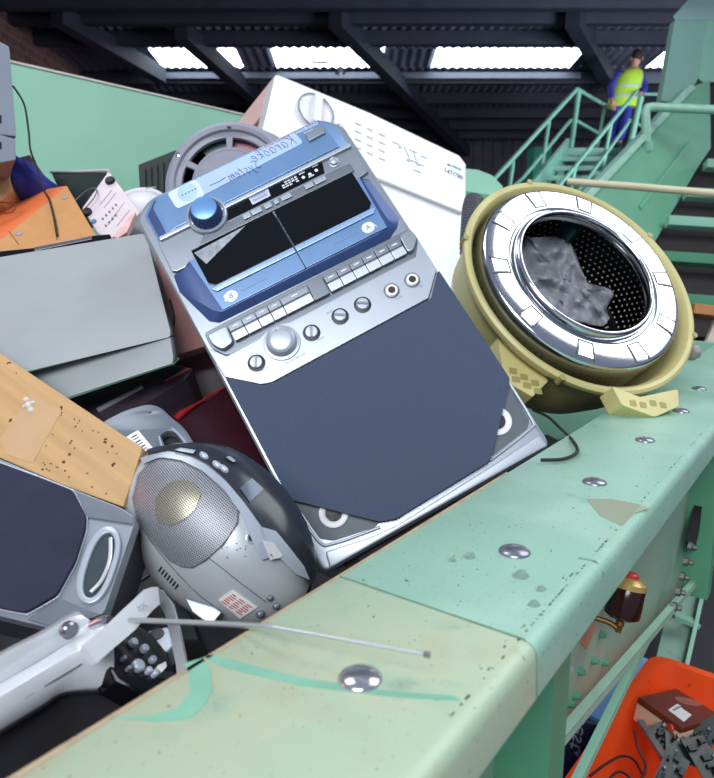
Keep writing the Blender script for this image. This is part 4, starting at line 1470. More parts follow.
# hi-fi speaker with oval port
SPK = pl((0, 460, .66), (135, 517, .60), (103, 615, .54))
sk = thing('hifi_speaker', 'silver loudspeaker with navy grille and an oval port, lower left', 'speaker', SPK.p(0, -.05, -.1))
sight_prism('cabinet', SPK, [(-60, 440), (0, 462), (134, 519), (102, 613), (60, 632), (0, 617), (-60, 604)], -.06, -.008, M('dark_cabinet_vinyl', (52, 54, 62), .5, 0, var=.1), sk, bevel=.004)
spo = rnd(SPK.uvs([(-60, 437), (0, 459), (60, 484), (122, 508), (135, 517), (134, 524), (104, 612), (99, 616), (62, 631), (0, 616), (-60, 602)]), .006)
prism('front_frame', SPK, spo, -.012, .0, silver, sk, bevel=.003, seg=3)
bev = SPK.uvs([(62, 485), (121, 508), (134, 517), (133, 524), (86, 517), (76, 494)], .002)
prism('frame_facet', SPK, bev, 0, .002, silver_dark, sk, bevel=.001)
bev = SPK.uvs([(59, 596), (101, 614), (62, 630), (27, 619)], .002)
prism('frame_facet', SPK, bev, 0, .002, silver_dark, sk, bevel=.001)
gpl = SPK.uvs([(-60, 446), (0, 463.5), (40, 478), (73, 491), (86, 516), (85, 530), (75, 562), (57, 595), (26, 613), (0, 608), (-60, 594)], .004)
prism('grille_border', SPK, [(a * 1.0, b) for a, b in SPK.uvs([(-60, 443), (0, 461.5), (40, 476), (74.5, 489.5), (88, 516), (87, 531), (77, 563), (58.5, 597), (26.5, 615.5), (0, 610.5), (-60, 597)], .002)], 0, .002, silver_light, sk, bevel=.001)
prism('grille', SPK, rnd(gpl, .004, 3), .0, .0055, M('dark_navy_cloth', (34, 36, 58), .9, 0, var=.2, scale=25, bump=.1, bscale=800), sk, bevel=.002)


def oval(px0, py0, px1, py1, hw, n=40, k=1.0):
    a, b = Vector((px0, py0)), Vector((px1, py1))
    c_ = (a + b) / 2
    d_ = (b - a) / 2
    e_ = Vector((-d_.y, d_.x)).normalized() * hw
    out = []
    for i in range(n):
        t_ = 2 * PI * i / n
        ct, st_ = math.cos(t_), math.sin(t_)
        ct = abs(ct) ** .75 * (1 if ct > 0 else -1)
        p = c_ + d_ * ct * k + e_ * st_ * k
        out.append((p.x, p.y))
    return out


oo = SPK.uvs(oval(111, 528, 86, 602, 16), .003)
oi = SPK.uvs(oval(110.5, 532, 87.5, 599, 12.5), .003)
plate_holes('port_rim', SPK, oo, [oi], 0, .004, silver_light, sk, bevel=.0012)
prism('port_recess', SPK, SPK.uvs(oval(111, 532, 87, 599, 13.5), .001), .0005, .0014, M('dark_teal_port', (52, 64, 70), .3, 0, var=.15), sk)
tube('port_edge', smooth_path([SPK.p(*SPK.uv(112, 540), .003), SPK.p(*SPK.uv(111, 562), .003), SPK.p(*SPK.uv(103, 582), .003), SPK.p(*SPK.uv(92, 594), .003)], 6), .0018, M('port_bright', (220, 222, 226), .2, .4), sk, 8)

# ------------------------------------------------------------------ round silver radio
EC = W(217, 533, .66)
ex = camdir(.76, -.65, .0)
en = camdir(-.12, .18, -1)
EF = Frame(EC, ex, en)
EA, EB, ECc = .106, .072, .062


def eprof(x):
    return x


def ehit(px, py, off=0):
    """sight onto the radio's rounded body, lifted by off; falls back to its rim"""
    o_ = CAM - EF.o
    r = ray(px, py)
    O = Vector((o_.dot(EF.x) / (EA + off), o_.dot(EF.y) / (EB + off), o_.dot(EF.n) / (ECc + off)))
    D = Vector((r.dot(EF.x) / (EA + off), r.dot(EF.y) / (EB + off), r.dot(EF.n) / (ECc + off)))
    a, b, c_ = D.dot(D), 2 * O.dot(D), O.dot(O) - 1
    dd = b * b - 4 * a * c_
    if dd < 0:
        t_ = -b / (2 * a)
        q = O + D * t_
        q = q.normalized()
    else:
        t_ = (-b - math.sqrt(dd)) / (2 * a)
        q = O + D * t_
    return Vector((q.x * (EA + off), q.y * (EB + off), q.z * (ECc + off)))


def epatch(name, poly, mat, parent, off=.001, n=8, sub=6, center=None, thick=.002):
    bm = bmesh.new()
    c_ = center or (sum(p[0] for p in poly) / len(poly), sum(p[1] for p in poly) / len(poly))
    pts2 = []
    for i in range(len(poly)):
        p, q = poly[i], poly[(i + 1) % len(poly)]
        for k in range(sub):
            pts2.append((p[0] + (q[0] - p[0]) * k / sub, p[1] + (q[1] - p[1]) * k / sub))
    R = [[bm.verts.new(ehit(p[0], p[1], off - thick)) for p in pts2]]
    for ri in range(n, 0, -1):
        s_ = ri / n
        R.append([bm.verts.new(ehit(c_[0] + (p[0] - c_[0]) * s_, c_[1] + (p[1] - c_[1]) * s_, off)) for p in pts2])
    for A, B in zip(R, R[1:]):
        for k in range(len(pts2)):
            j = (k + 1) % len(pts2)
            bm.faces.new((A[k], A[j], B[j], B[k]))
    cv_ = bm.verts.new(ehit(c_[0], c_[1], off))
    for k in range(len(pts2)):
        bm.faces.new((R[-1][k], R[-1][(k + 1) % len(pts2)], cv_))
    return emit(name, bm, mat, parent, EF, angle=40)


rad = thing('round_radio', 'rounded silver portable radio with a perforated speaker grille, left of the stereo', 'radio', EF.p(0, 0, -.06))
egg = M('satin_silver', (188, 194, 198), .3, .3, var=.04, scale=30)
bm = bmesh.new()
bmesh.ops.create_uvsphere(bm, u_segments=64, v_segments=40, radius=1)
bm.transform(Matrix.Diagonal((EA, EB, ECc, 1)))
emit('body', bm, egg, rad, EF, angle=180)
mesh_m = dots(M('perforated_silver', (158, 162, 168), .45, .45, var=.05, scale=20), .0019, .00066, (40, 42, 46))
gpoly = [(133, 497), (138, 475), (150, 461), (172, 457), (195, 464), (215, 476), (231, 494), (238, 508), (237, 523), (224, 543), (205, 560), (192, 567), (182, 566), (170, 560), (152, 540), (138, 520)]
epatch('grille', gpoly, mesh_m, rad, .0022, 14, 4)
epatch('grille_centre', [(154, 508), (158, 492), (170, 482), (184, 479), (196, 483), (201, 494), (196, 508), (184, 520), (170, 526), (158, 522)], dots(M('perforated_gold', (176, 172, 156), .3, .7, var=.05), .0019, .00066, (50, 48, 40)), rad, .0034, 8, 4)
rimp = gpoly + gpoly[:1]
tube('grille_rim', [ehit(a[0], a[1], .0015) for a in rimp], .0011, silver_dark, rad, 6, EF)
band = [(140, 458), (160, 450), (182, 453), (205, 464), (226, 481), (244, 502), (262, 527), (276, 545), (284, 553)]
band2 = [(262, 560), (252, 540), (240, 512), (224, 489), (203, 471), (181, 460), (160, 457), (143, 464)]


def eband(name, A, B, mat, off, w=4):
    """raised strip between two sighted edges"""
    bm = bmesh.new()
    n = 24

    def at(P_, t_):
        t_ *= len(P_) - 1
        i = min(int(t_), len(P_) - 2)
        f_ = t_ - i
        return (P_[i][0] + (P_[i + 1][0] - P_[i][0]) * f_, P_[i][1] + (P_[i + 1][1] - P_[i][1]) * f_)
    R = []
    for k in range(n + 1):
        a, b = at(A, k / n), at(B, k / n)
        row = [bm.verts.new(ehit(*a, off - .003))]
        for i in range(w + 1):
            row.append(bm.verts.new(ehit(a[0] + (b[0] - a[0]) * i / w, a[1] + (b[1] - a[1]) * i / w, off)))
        row.append(bm.verts.new(ehit(*b, off - .003)))
        R.append(row)
    for P_, Q in zip(R, R[1:]):
        for i in range(len(P_) - 1):
            bm.faces.new((P_[i], P_[i + 1], Q[i + 1], Q[i]))
    return emit(name, bm, mat, rad, EF, angle=40)


topb = [(146, 448), (172, 444), (198, 442), (222, 445), (250, 454), (276, 472), (298, 498), (314, 530), (322, 562), (318, 584)]
topb2 = [(148, 455), (170, 450), (190, 454), (208, 464), (226, 480), (246, 504), (264, 530), (280, 548), (294, 564), (304, 578)]
eband('top_deck', topb, topb2, M('dark_grey_gloss', (44, 48, 56), .22, .1, var=.1), .0045)
eband('silver_strip', band, list(reversed(band2)), silver_light, .004)
epatch('strip_end', [(262, 527), (276, 531), (290, 548), (304, 566), (310, 580), (296, 574), (282, 560), (270, 548)], silver_light, rad, .0055, 4, 3)
epatch('torn_tape', [(274, 543), (283, 556), (279, 558), (270, 560), (262, 540)], M('dirty_tape', (196, 198, 200), .4, .1, specks=(60, 60, 60), speck_scale=200, speck_t=.62), rad, .0068, 3, 3)
for (px, py) in ((204, 456), (217, 465), (224, 469)):
    q = ehit(px, py, .005)
    bm = bmesh.new()
    bmesh.ops.create_uvsphere(bm, u_segments=16, v_segments=10, radius=1)
    bm.transform(Matrix.Translation(q) @ Matrix.Diagonal((.0055, .0032, .0025, 1)))
    emit('button', bm, silver_light, rad, EF, angle=180)
epatch('display_strip', [(240, 488), (252, 478), (264, 489), (250, 502)], M('slate_display', (84, 96, 112), .2, .1), rad, .0058, 3, 3)
epatch('chrome_tab', [(174, 450), (180, 447.5), (196, 450), (193, 453.5)], silver_light, rad, .007, 3, 3)
epatch('chrome_tab', [(226, 457), (230, 456), (236, 461), (233, 462)], silver_light, rad, .007, 3, 3)
q = ehit(251.5, 538)
nq = Vector((q.x / EA ** 2, q.y / EB ** 2, q.z / ECc ** 2)).normalized()
JF = Frame(EF.m @ q, EF.x, (EF.m.to_3x3() @ nq))
lathe('jack_socket', JF, [(.0055, -.001), (.0055, .0008), (.0042, .0012), (.0028, .0), (.0026, -.002)], silver_light, rad, 24)
lathe('jack_hole', JF, [(.0027, .0002), (0, .0002)], black, rad, 16)
lbl = epatch('warning_label', [(218, 600), (233, 590), (258, 607), (240, 619)], paper, rad, .0012, 5, 3)
bm = bmesh.new()
for r_ in range(6):
    for k in range(3):
        f0, f1 = .08 + k * .3, .08 + k * .3 + (.24 if (k + r_) % 3 else .17)
        y_ = .1 + r_ * .15
        qd = []
        for (fx, fy) in ((f0, y_), (f1, y_), (f1, y_ + .07), (f0, y_ + .07)):
            px = 232 + fx * 24 + fy * -14
            py = 591.5 + fx * 16.5 + fy * 9.5
            qd.append(bm.verts.new(ehit(px, py, .0014)))
        bm.faces.new(qd)
o = emit('label_print', bm, print_r, lbl, EF)
for k in range(7):
    a = (160.5 + k * 2.75, 568.5 + k * 2.9)
    epatch('vent_slot', [(a[0] + .6, a[1] - 2.2), (a[0] + 1.8, a[1] - 1.2), (a[0] - 1.4, a[1] + 3.6), (a[0] - 2.6, a[1] + 2.6)], black, rad, .0006, 2, 2)
tube('casing_seam', [ehit(a, b, .0002) for a, b in ((206, 556), (222, 568), (238, 581), (254, 593), (266, 602))], .0005, M('seam_dark', (80, 84, 86), .6), rad, 5, EF)
tube('casing_seam', [ehit(a, b, .0002) for a, b in ((140, 522), (150, 540), (164, 558), (180, 576), (200, 596), (214, 606))], .0006, M('seam_dark', (80, 84, 86), .6), rad, 5, EF)
for (px, py, rr) in ((270, 598, .003), (276, 606, .0035), (260, 614, .004)):
    q = ehit(px, py, .001)
    bm = bmesh.new()
    bmesh.ops.create_uvsphere(bm, u_segments=16, v_segments=10, radius=rr)
    bm.transform(Matrix.Translation(q))
    emit('small_knob', bm, silver_dark, rad, EF, angle=180)
dirt = M('black_dirt', (60, 60, 58), .8, var=.2)
for k in range(9):
    px, py = random.uniform(222, 248), 548 + random.uniform(-5, 13)
    epatch('dirt_spot', [(px + math.cos(a) * random.uniform(.4, 1.5), py + math.sin(a) * random.uniform(.3, 1)) for a in [i * PI / 3 for i in range(6)]], dirt, rad, .0004, 1, 2)
# plastic wedge below the radio
WG = Frame(W(205, 608, .60), camdir(1, -.3, 0), camdir(0, .5, -1))
tag(sight_prism('plastic_wedge', WG, [(184, 597), (214, 606), (222, 612), (214, 622), (205, 622), (192, 612)], -.02, 0, silver, bevel=.002), 'small silver plastic piece tucked under the round radio', 'plastic piece')

# ------------------------------------------------------------------ radio cassette with handle in the front corner
fg = thing('cassette_radio', 'silver radio cassette player with carrying handle and extended aerial, front left corner', 'radio', W(60, 740, .5))
fgs = M('bright_silver_plastic', (208, 212, 218), .28, .2, var=.03, scale=30)
rows = [
    [(-60, 692, .455), (0, 655, .48), (40, 634, .5), (68, 617, .515), (78, 614, .52)],
    [(-60, 696, .447), (0, 659, .472), (40, 638, .492), (70, 620, .508), (84, 617, .512)],
    [(-60, 716, .446), (0, 680, .47), (40, 658, .49), (72, 638, .505), (98, 627, .512)],
    [(-60, 720, .447), (0, 684, .471), (40, 661, .491), (72, 641, .506), (99, 630, .513)],
    [(-60, 724, .437), (0, 690, .462), (40, 666, .482), (74, 645, .497), (104, 622, .505)],
    [(-60, 733, .43), (0, 698, .455), (40, 674, .475), (78, 652, .49), (110, 633, .5)],
    [(-60, 748, .428), (0, 711, .453), (40, 688, .473), (80, 665, .488), (114, 648, .498)],
    [(-60, 760, .43), (0, 726, .455), (40, 702, .475), (66, 688, .487), (114, 682, .498)],
    [(-60, 765, .436), (0, 731, .461), (40, 707, .481), (66, 692, .493), (118, 690, .504)],
]
R_rows = []
for r_ in rows:
    R_rows.append(smooth_path([W(*p) for p in r_], 5))
loft('body', R_rows, fgs, fg, thick=.004)
tube('body_seam', [W(-60, 749, .427), W(0, 712, .452), W(40, 689, .472), W(82, 664, .487)], .0007, M('seam_dark', (80, 84, 86), .6), fg, 5)
KF = pl((0, 700, .49), (110, 640, .53), (80, 690, .505))
sight_prism('rear_case', pl((0, 700, .50), (110, 640, .54), (80, 690, .52)), [(-60, 710), (0, 672), (70, 634), (105, 628), (122, 640), (122, 680), (100, 690), (-60, 770)], -.08, -.012, M('dark_cabinet_vinyl', (52, 54, 62), .5, 0, var=.1), fg, bevel=.004)
BF = pl((-60, 770, .46), (120, 690, .52), (60, 740, .50))
sight_prism('grille', BF, [(-60, 766), (0, 731), (40, 706), (66, 690), (90, 690), (122, 692), (150, 700), (120, 740), (-60, 830)], -.03, .0, M('dark_grille_cloth', (28, 28, 34), .75, 0, var=.3, scale=30, bump=.1, bscale=600), fg, bevel=.004)
lathe('top_button', Frame(W(69, 630, .503), camdir(.4, .3, .0), camdir(.75, -.1, -.6)), [(.0065, -.002), (.0065, .002), (.005, .0035), (0, .0037)], M('steel_button', (130, 132, 138), .2, .7), fg, 28)
# end panel with buttons
EP = pl((108, 655, .50), (150, 632, .55), (140, 690, .50))
ep = sight_prism('control_end', EP, [(109, 652), (118, 634), (134, 622), (152, 632), (168, 652), (176, 672), (170, 686), (150, 696), (136, 692), (116, 681), (110, 668)], -.02, 0, black_gl, fg, bevel=.004)
for (px, py, r_) in ((132, 644, .0035), (143, 650, .0035), (137, 667, .0052), (151, 661, .003), (147, 672, .003), (153, 675, .003), (122, 660, .002), (127, 670, .002)):
    lathe('button', EP, [(r_, 0), (r_, .003), (r_ * .8, .0042), (0, .0045)], silver_light if r_ > .0025 else silver_dark, ep, 18, EP.uv(px, py))
prism('white_flag', EP, EP.uvs([(157, 666), (165, 662), (166, 667), (161, 673), (156, 669)], .002), .0, .003, paper, ep)
# handle: flat strap, bent over
hw_ = fgs


def strap(name, path, widths, th, mat, parent):
    """bent strap: path of (left edge px, right edge px, depth)"""
    rows_ = []
    for (a, b, d) in path:
        A, B = W(*a, d), W(*b, d)
        rows_.append((A, B))
    bm = bmesh.new()
    L = []
    n = len(rows_)
    for i, (A, B) in enumerate(rows_):
        A0, B0 = rows_[max(i - 1, 0)]
        A1_, B1_ = rows_[min(i + 1, n - 1)]
        t_ = ((A1_ + B1_) - (A0 + B0)).normalized()
        nn = t_.cross((B - A).normalized()).normalized()
        if nn.dot(CAM - A) < 0:
            nn = -nn
        L.append([bm.verts.new(p) for p in (A, B, B - nn * th, A - nn * th)])
    for P_, Q in zip(L, L[1:]):
        for i in range(4):
            j = (i + 1) % 4
            bm.faces.new((P_[i], P_[j], Q[j], Q[i]))
    bm.faces.new(L[0])
    bm.faces.new(L[-1])
    return emit(name, bm, mat, parent, bevel=.0015, angle=40)


strap('handle', [((82, 658), (85, 662), .47), ((79, 652), (91, 665), .4695), ((84, 645), (97, 663), .47), ((102, 630), (114, 648), .478), ((122, 611), (134, 631), .486), ((134, 600), (146, 618), .49), ((147, 590), (153, 610), .496),
                 ((158, 587), (160, 604), .502), ((167, 595), (160, 606), .51), ((174, 610), (165, 614), .52), ((180, 635), (170, 637), .53), ((186, 662), (176, 666), .54), ((190, 690), (178, 692), .545)], None, .006, fgs, fg)
text('handle_mark', 'XS', Frame(W(143, 607, .4895), camdir(.75, .6, .1), camdir(.1, .3, -1)), 0, 0, .006, print_g, fg, w=.003, mirror=True, th=.0002)
# aerial
aer = fg
aerm = M('bright_aerial_metal', (200, 204, 208), .28, .7, var=.02)
P0, P1, P2, P3 = W(100, 622, .50), W(266, 626.5, .375), W(272, 627, .373), W(426, 654.5, .335)
a0 = tube('aerial', [W(130, 620, .478), W(200, 623, .424), P1], [.0019, .0018, .0016], aerm, fg, 12)
tube('aerial_section', [P1, P2], .0019, aerm, a0, 12)
tube('aerial_section', [P2, P3], [.0011, .0009], aerm, a0, 10)
dv_ = (P3 - P2).normalized()
tube('aerial_tip', [P3 - dv_ * .001, P3 + dv_ * .002], .0016, M('dark_chrome', (150, 150, 152), .2, 1), a0, 12)
tube('aerial_base', [W(92, 626, .505), W(101, 622, .503), W(110, 620, .50)], [.004, .0045, .0035], chrome, fg, 12)
# slotted dark piece beyond the handle
SLF = pl((140, 640, .57), (165, 628, .58), (160, 645, .565))
sl = thing('tape_recorder', 'small grey tape recorder face with dark slot, seen through the handle', 'tape recorder', W(155, 650, .6))
sight_prism('face', SLF, [(128, 641), (150, 630), (168, 626), (178, 640), (168, 652), (150, 655)], -.02, 0, silver, sl, bevel=.002)
prism('slot', SLF, rnd(SLF.uvs([(142, 638), (158, 628), (165, 631), (163, 637), (146, 645)]), .003), 0, .0008, M('dark_slot', (50, 56, 62), .4), sl)
# dark case between speaker and round radio
DK = pl((105, 600, .72), (150, 570, .74), (140, 610, .70))
dkc = thing('dark_case', 'dark grey plastic case between the loudspeaker and the round radio', 'case', W(130, 610, .68))
sight_prism('shell', DK, [(98, 618), (136, 525), (150, 560), (172, 590), (190, 612), (200, 640), (150, 640), (110, 640)], -.08, 0, M('charcoal_plastic', (62, 66, 72), .4, .1, var=.15), dkc, bevel=.006)
bar('edge_line', DK.p(*DK.uv(112, 601), .001), DK.p(*DK.uv(150, 575), .001), .0015, .0015, silver_dark, dkc, up=DK.n)

# ------------------------------------------------------------------ heap underneath
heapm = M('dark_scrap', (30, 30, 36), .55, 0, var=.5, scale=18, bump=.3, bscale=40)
bm = bmesh.new()
NS, NL = 60, 34
G_ = []
for i in range(NS + 1):
    s = -.25 + 2.55 * i / NS
    row = []
    for j in range(NL + 1):
        l = .285 + 1.64 * j / NL
        z = .62 + .05 * noise.noise(Vector((s * 7, l * 7, 0))) + .03 * noise.noise(Vector((s * 19, l * 19, 5))) - .1 * max(0, 1 - (l - .285) / .15)
        row.append(bm.verts.new((s, l, max(z, .575 + max(0, (.8 - l) * .58)))))
    G_.append(row)
for i in range(NS):
    for j in range(NL):
        bm.faces.new((G_[i][j], G_[i + 1][j], G_[i + 1][j + 1], G_[i][j + 1]))
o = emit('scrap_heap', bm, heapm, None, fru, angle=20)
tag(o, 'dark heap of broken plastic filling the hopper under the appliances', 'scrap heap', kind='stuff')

# ------------------------------------------------------------------ stairs and the person
gst = M('stair_green_paint', (120, 176, 150), .5, 0, var=.08, scale=3)
tread_m = M('galvanised_tread', (150, 180, 200), .4, .3, var=.1, scale=8)
stt = thing('steel_stairs', 'green steel staircase with handrails and landing, at the back right', 'stairs', W(530, 240, 9))
TL_, TR_ = W(567, 148, 11), W(631, 150, 11)
BLd = W(536, 186, 9.7) - TL_
rise = BLd.z / 4
wv = TR_ - TL_
wv.z = 0
stepv = Vector((BLd.x / 4, BLd.y / 4, BLd.z / 4))
nst = int(TL_.z / -stepv.z)
for k in range(nst):
    p = TL_ + stepv * k
    dr_ = Vector((-stepv.x, -stepv.y, 0)).normalized()
    pts = [p, p + wv, p + wv + dr_ * .24, p + dr_ * .24]
    extr('tread', pts, Vector((0, 0, -.04)), tread_m, stt, bevel=.004)
    extr('tread_nosing', [p, p + wv, p + wv - dr_ * .02, p - dr_ * .02], Vector((0, 0, -.07)), gst, stt)
E_ = TL_ + stepv * nst
for off in (Vector((0, 0, 0)), wv):
    bar('stringer', TL_ + off - stepv * .2, E_ + off, .05, .26, gst, stt)
# landing
ld = stt
dirn = Vector((-stepv.x, -stepv.y, 0)).normalized()
lp = [TL_ + Vector((-.1, 0, 0)), TR_ + wv * .9, TR_ + wv * .9 + dirn * 2.4, TL_ + dirn * 2.4]
for q in lp:
    q.z = TL_.z
extr('deck', lp, Vector((0, 0, -.12)), gst, ld, bevel=.01)
for q in lp:
    bar('column', Vector((q.x, q.y, TL_.z - .1)), Vector((q.x, q.y, 0)), .12, .12, gst, ld, up=(1, 0, 0))


def rr(name, pts, r, parent):
    return tube(name, [W(*p) for p in pts], r, gst, parent, 8)


hl = stt
rr('top_rail', [(462, 202, 8.8), (495, 178, 9.4), (577, 89, 11)], .032, hl)
rr('top_rail', [(577, 89, 11), (606, 106, 12.2)], .032, hl)
rr('mid_rail', [(470, 226, 8.8), (523, 178, 9.7), (571, 120, 11)], .026, hl)
rr('mid_rail', [(577, 121, 11), (598, 133, 12.2)], .026, hl)
rr('post', [(579, 90, 11), (571, 148, 11)], .042, hl)
rr('post', [(549, 122, 10.4), (539, 182, 10)], .03, hl)
rr('post', [(513, 162, 9.7), (506, 210, 9.3)], .03, hl)
rr('post', [(605, 107, 12.2), (597, 148, 12.2)], .03, hl)
hr = stt
rr('top_rail', [(540, 208, 8.9), (568, 175, 9.6), (637, 91, 11)], .03, hr)
rr('mid_rail', [(560, 215, 9.0), (590, 176, 9.8), (629, 122, 10.9)], .024, hr)
rr('mid_rail', [(629, 120, 11), (646, 128, 12)], .024, hr)
rr('post', [(641, 97, 11), (629, 150, 11)], .05, hr)
rr('post', [(611, 124, 10.4), (600, 182, 10.2)], .03, hr)
rr('post', [(575, 168, 9.7), (566, 212, 9.5)], .03, hr)
rr('post', [(645, 127, 12), (638, 148, 12)], .03, hr)
rr('top_rail', [(644, 94, 12.6), (690, 95, 12.6)], .03, hr)
tag(extr('green_locker', [W(534, 147, 13), W(552, 146, 13), W(551, 215, 13), W(531, 215, 13)], Vector((0, .5, 0)), M('emerald_paint', (30, 130, 96), .5, 0, var=.06), bevel=.01),
    'flat emerald green cabinet under the staircase rail', 'cabinet')

# person climbing
PD = 12.0


def J(px, py, dd=0):
    return W(px, py, PD + dd)


SKIN = [('pelvis', 622, 107, 0, .125), ('waist', 624, 97, 0, .125), ('chest', 628, 83, 0, .15), ('upper', 631, 74, 0, .13), ('neck', 634, 67, 0, .055), ('head0', 635.5, 62, -.0, .085), ('head', 637, 56.5, .02, .088),
        ('crown', 637.5, 53.5, .02, .06),
        ('shl', 619, 74, .0, .07), ('ell', 610, 88, -.05, .052), ('wrl', 612, 100, -.2, .037), ('hal', 613, 104, -.24, .036),
        ('shr', 641, 76, 0, .07), ('elr', 645, 88, -.05, .052), ('wrr', 641, 94, -.25, .037), ('har', 638.5, 93.5, -.34, .034),
        ('hipl', 617, 110, 0, .095), ('knl', 616, 128, -.05, .068), ('anl', 611, 147, .1, .045), ('tol', 608, 150, -.06, .04),
        ('hipr', 627, 110, 0, .095), ('knr', 624, 127, -.22, .068), ('anr', 619, 142, -.05, .045), ('tor', 617, 146, -.2, .04)]
ED = [('pelvis', 'waist'), ('waist', 'chest'), ('chest', 'upper'), ('upper', 'neck'), ('neck', 'head0'), ('head0', 'head'), ('head', 'crown'),
      ('upper', 'shl'), ('shl', 'ell'), ('ell', 'wrl'), ('wrl', 'hal'), ('upper', 'shr'), ('shr', 'elr'), ('elr', 'wrr'), ('wrr', 'har'),
      ('pelvis', 'hipl'), ('hipl', 'knl'), ('knl', 'anl'), ('anl', 'tol'), ('pelvis', 'hipr'), ('hipr', 'knr'), ('knr', 'anr'), ('anr', 'tor')]
per = thing('person', 'person in a yellow high-visibility vest and blue work clothes climbing the stairs, back turned', 'person', J(613, 150))


def skin_mesh(name, keys, scale, mat, parent, fingers=False):
    idx = {}
    vs_, rs_ = [], []
    for (k, x_, y_, d_, r_) in SKIN:
        if k in keys:
            idx[k] = len(vs_)
            vs_.append(J(x_, y_, d_) - root_loc(parent))
            rs_.append(r_ * scale)
    es_ = [(idx[a], idx[b]) for a, b in ED if a in idx and b in idx]
    if fingers:
        for hk, wk in (('hal', 'wrl'), ('har', 'wrr')):
            h, w_ = vs_[idx[hk]], vs_[idx[wk]]
            d_ = (h - w_).normalized()
            sd = d_.cross(Vector((0, 0, 1))).normalized()
            for f_ in range(5):
                off = (f_ - 1.5) * .019 if f_ < 4 else -.05
                ln = (.075, .085, .08, .06, .05)[f_]
                b0 = h + sd * off + d_ * (.02 if f_ < 4 else -.02)
                m1 = b0 + d_ * ln * .6 + Vector((0, 0, -.01))
                m2 = m1 + d_ * ln * .25 + Vector((0, 0, -.035))
                i0 = len(vs_)
                vs_.extend([b0, m1, m2])
                rs_.extend([.01, .009, .008])
                es_.extend([(idx[hk], i0), (i0, i0 + 1), (i0 + 1, i0 + 2)])
    me = bpy.data.meshes.new(name)
    me.from_pydata(vs_, es_, [])
    o = bpy.data.objects.new(name, me)
    COL.objects.link(o)
    sk_ = o.modifiers.new('skin', 'SKIN')
    sk_.use_smooth_shade = True
    lay = me.skin_vertices[0] if me.skin_vertices else None
    if lay is None:
        bm_ = bmesh.new()
        bm_.from_mesh(me)
        bm_.verts.layers.skin.verify()
        bm_.to_mesh(me)
        bm_.free()
        lay = me.skin_vertices[0]
    for i, r_ in enumerate(rs_):
        lay.data[i].radius = (r_, r_)
        lay.data[i].use_root = (i == 0)
    ss = o.modifiers.new('sub', 'SUBSURF')
    ss.levels = ss.render_levels = 2
    dg = bpy.context.evaluated_depsgraph_get()
    dg.update()
    m2 = bpy.data.meshes.new_from_object(o.evaluated_get(dg))
    bpy.data.objects.remove(o)
    m2.materials.clear()
    m2.materials.append(mat)
    m2.polygons.foreach_set('use_smooth', [True] * len(m2.polygons))
    o = bpy.data.objects.new(name, m2)
    COL.objects.link(o)
    o.parent = parent
    ROOT[o.name] = root_loc(parent)
    return o


skinm = M('skin', (190, 140, 120), .6, 0, var=.05)
skin_mesh('body', [k[0] for k in SKIN], 1.0, skinm, per, True)
blue_w = M('royal_blue_workwear', (48, 50, 150), .8, 0, var=.12, scale=12)
skin_mesh('trousers', ['pelvis', 'hipl', 'knl', 'anl', 'hipr', 'knr', 'anr', 'waist'], 1.16, blue_w, per)
skin_mesh('shirt', ['waist', 'chest', 'upper', 'shl', 'ell', 'wrl', 'shr', 'elr', 'wrr'], 1.14, blue_w, per)
vest_m = M('fluorescent_yellow', (176, 214, 62), .7, 0, var=.06, scale=8)


def ringfig(name, rows_, mat, th=.0):
    bm = bmesh.new()
    R = []
    for (x_, y_, hx, hy) in rows_:
        c_ = J(x_, y_)
        R.append([bm.verts.new(c_ + Vector((hx * math.cos(2 * PI * k / 28), hy * math.sin(2 * PI * k / 28), 0))) for k in range(28)])
    for A, B in zip(R, R[1:]):
        for k in range(28):
            j = (k + 1) % 28
            bm.faces.new((A[k], A[j], B[j], B[k]))
    bm.faces.new(R[0])
    bm.faces.new(R[-1])
    return emit(name, bm, mat, per, angle=60)


ringfig('vest', [(621.5, 107.5, .245, .2), (622, 104, .25, .2), (624, 95, .245, .195), (626.5, 86, .25, .2), (629, 78, .245, .19), (631, 72, .2, .16), (633, 69, .1, .1)], vest_m)
tape = M('reflective_tape', (190, 208, 200), .35, .2, var=.04)
ringfig('reflective_band', [(623.2, 98.8, .252, .205), (623.8, 96.2, .252, .205)], tape)
ringfig('reflective_band', [(625.8, 89, .256, .206), (626.4, 86.6, .256, .206)], tape)
hairm = M('dark_brown_hair', (34, 28, 30), .7, 0, var=.2, scale=40)
bm = bmesh.new()
bmesh.ops.create_uvsphere(bm, u_segments=24, v_segments=16, radius=.103)
for v_ in list(bm.verts):
    if v_.co.z < -.045 and v_.co.y > -.01:
        v_.co *= .86
bm.transform(Matrix.Translation(J(637, 56, .0)) @ Matrix.Diagonal((.93, 1.08, 1.12, 1)))
emit('hair', bm, hairm, per, angle=180)
for s_ in (-1, 1):
    bm = bmesh.new()
    bmesh.ops.create_uvsphere(bm, u_segments=12, v_segments=8, radius=.025)
    bm.transform(Matrix.Translation(J(637, 58) + Vector((s_ * .098, .0, -.01))) @ Matrix.Diagonal((.5, .8, 1.3, 1)))
    emit('ear', bm, skinm, per, angle=180)
for nm, a, t_ in (('boot', 'anl', 'tol'), ('boot', 'anr', 'tor')):
    q = {k[0]: k for k in SKIN}
    A, B = J(*q[a][1:4]), J(*q[t_][1:4])
    bm = bmesh.new()
    bmesh.ops.create_uvsphere(bm, u_segments=16, v_segments=10, radius=1)
    dd_ = (B - A)
    fr_ = Frame((A + B) / 2 + Vector((0, 0, -.02)), Vector((dd_.x, dd_.y, 0)), (0, 0, 1))
    bm.transform(Matrix.Diagonal((.15, .058, .06, 1)))
    emit(nm, bm, black, per, fr_, angle=180)

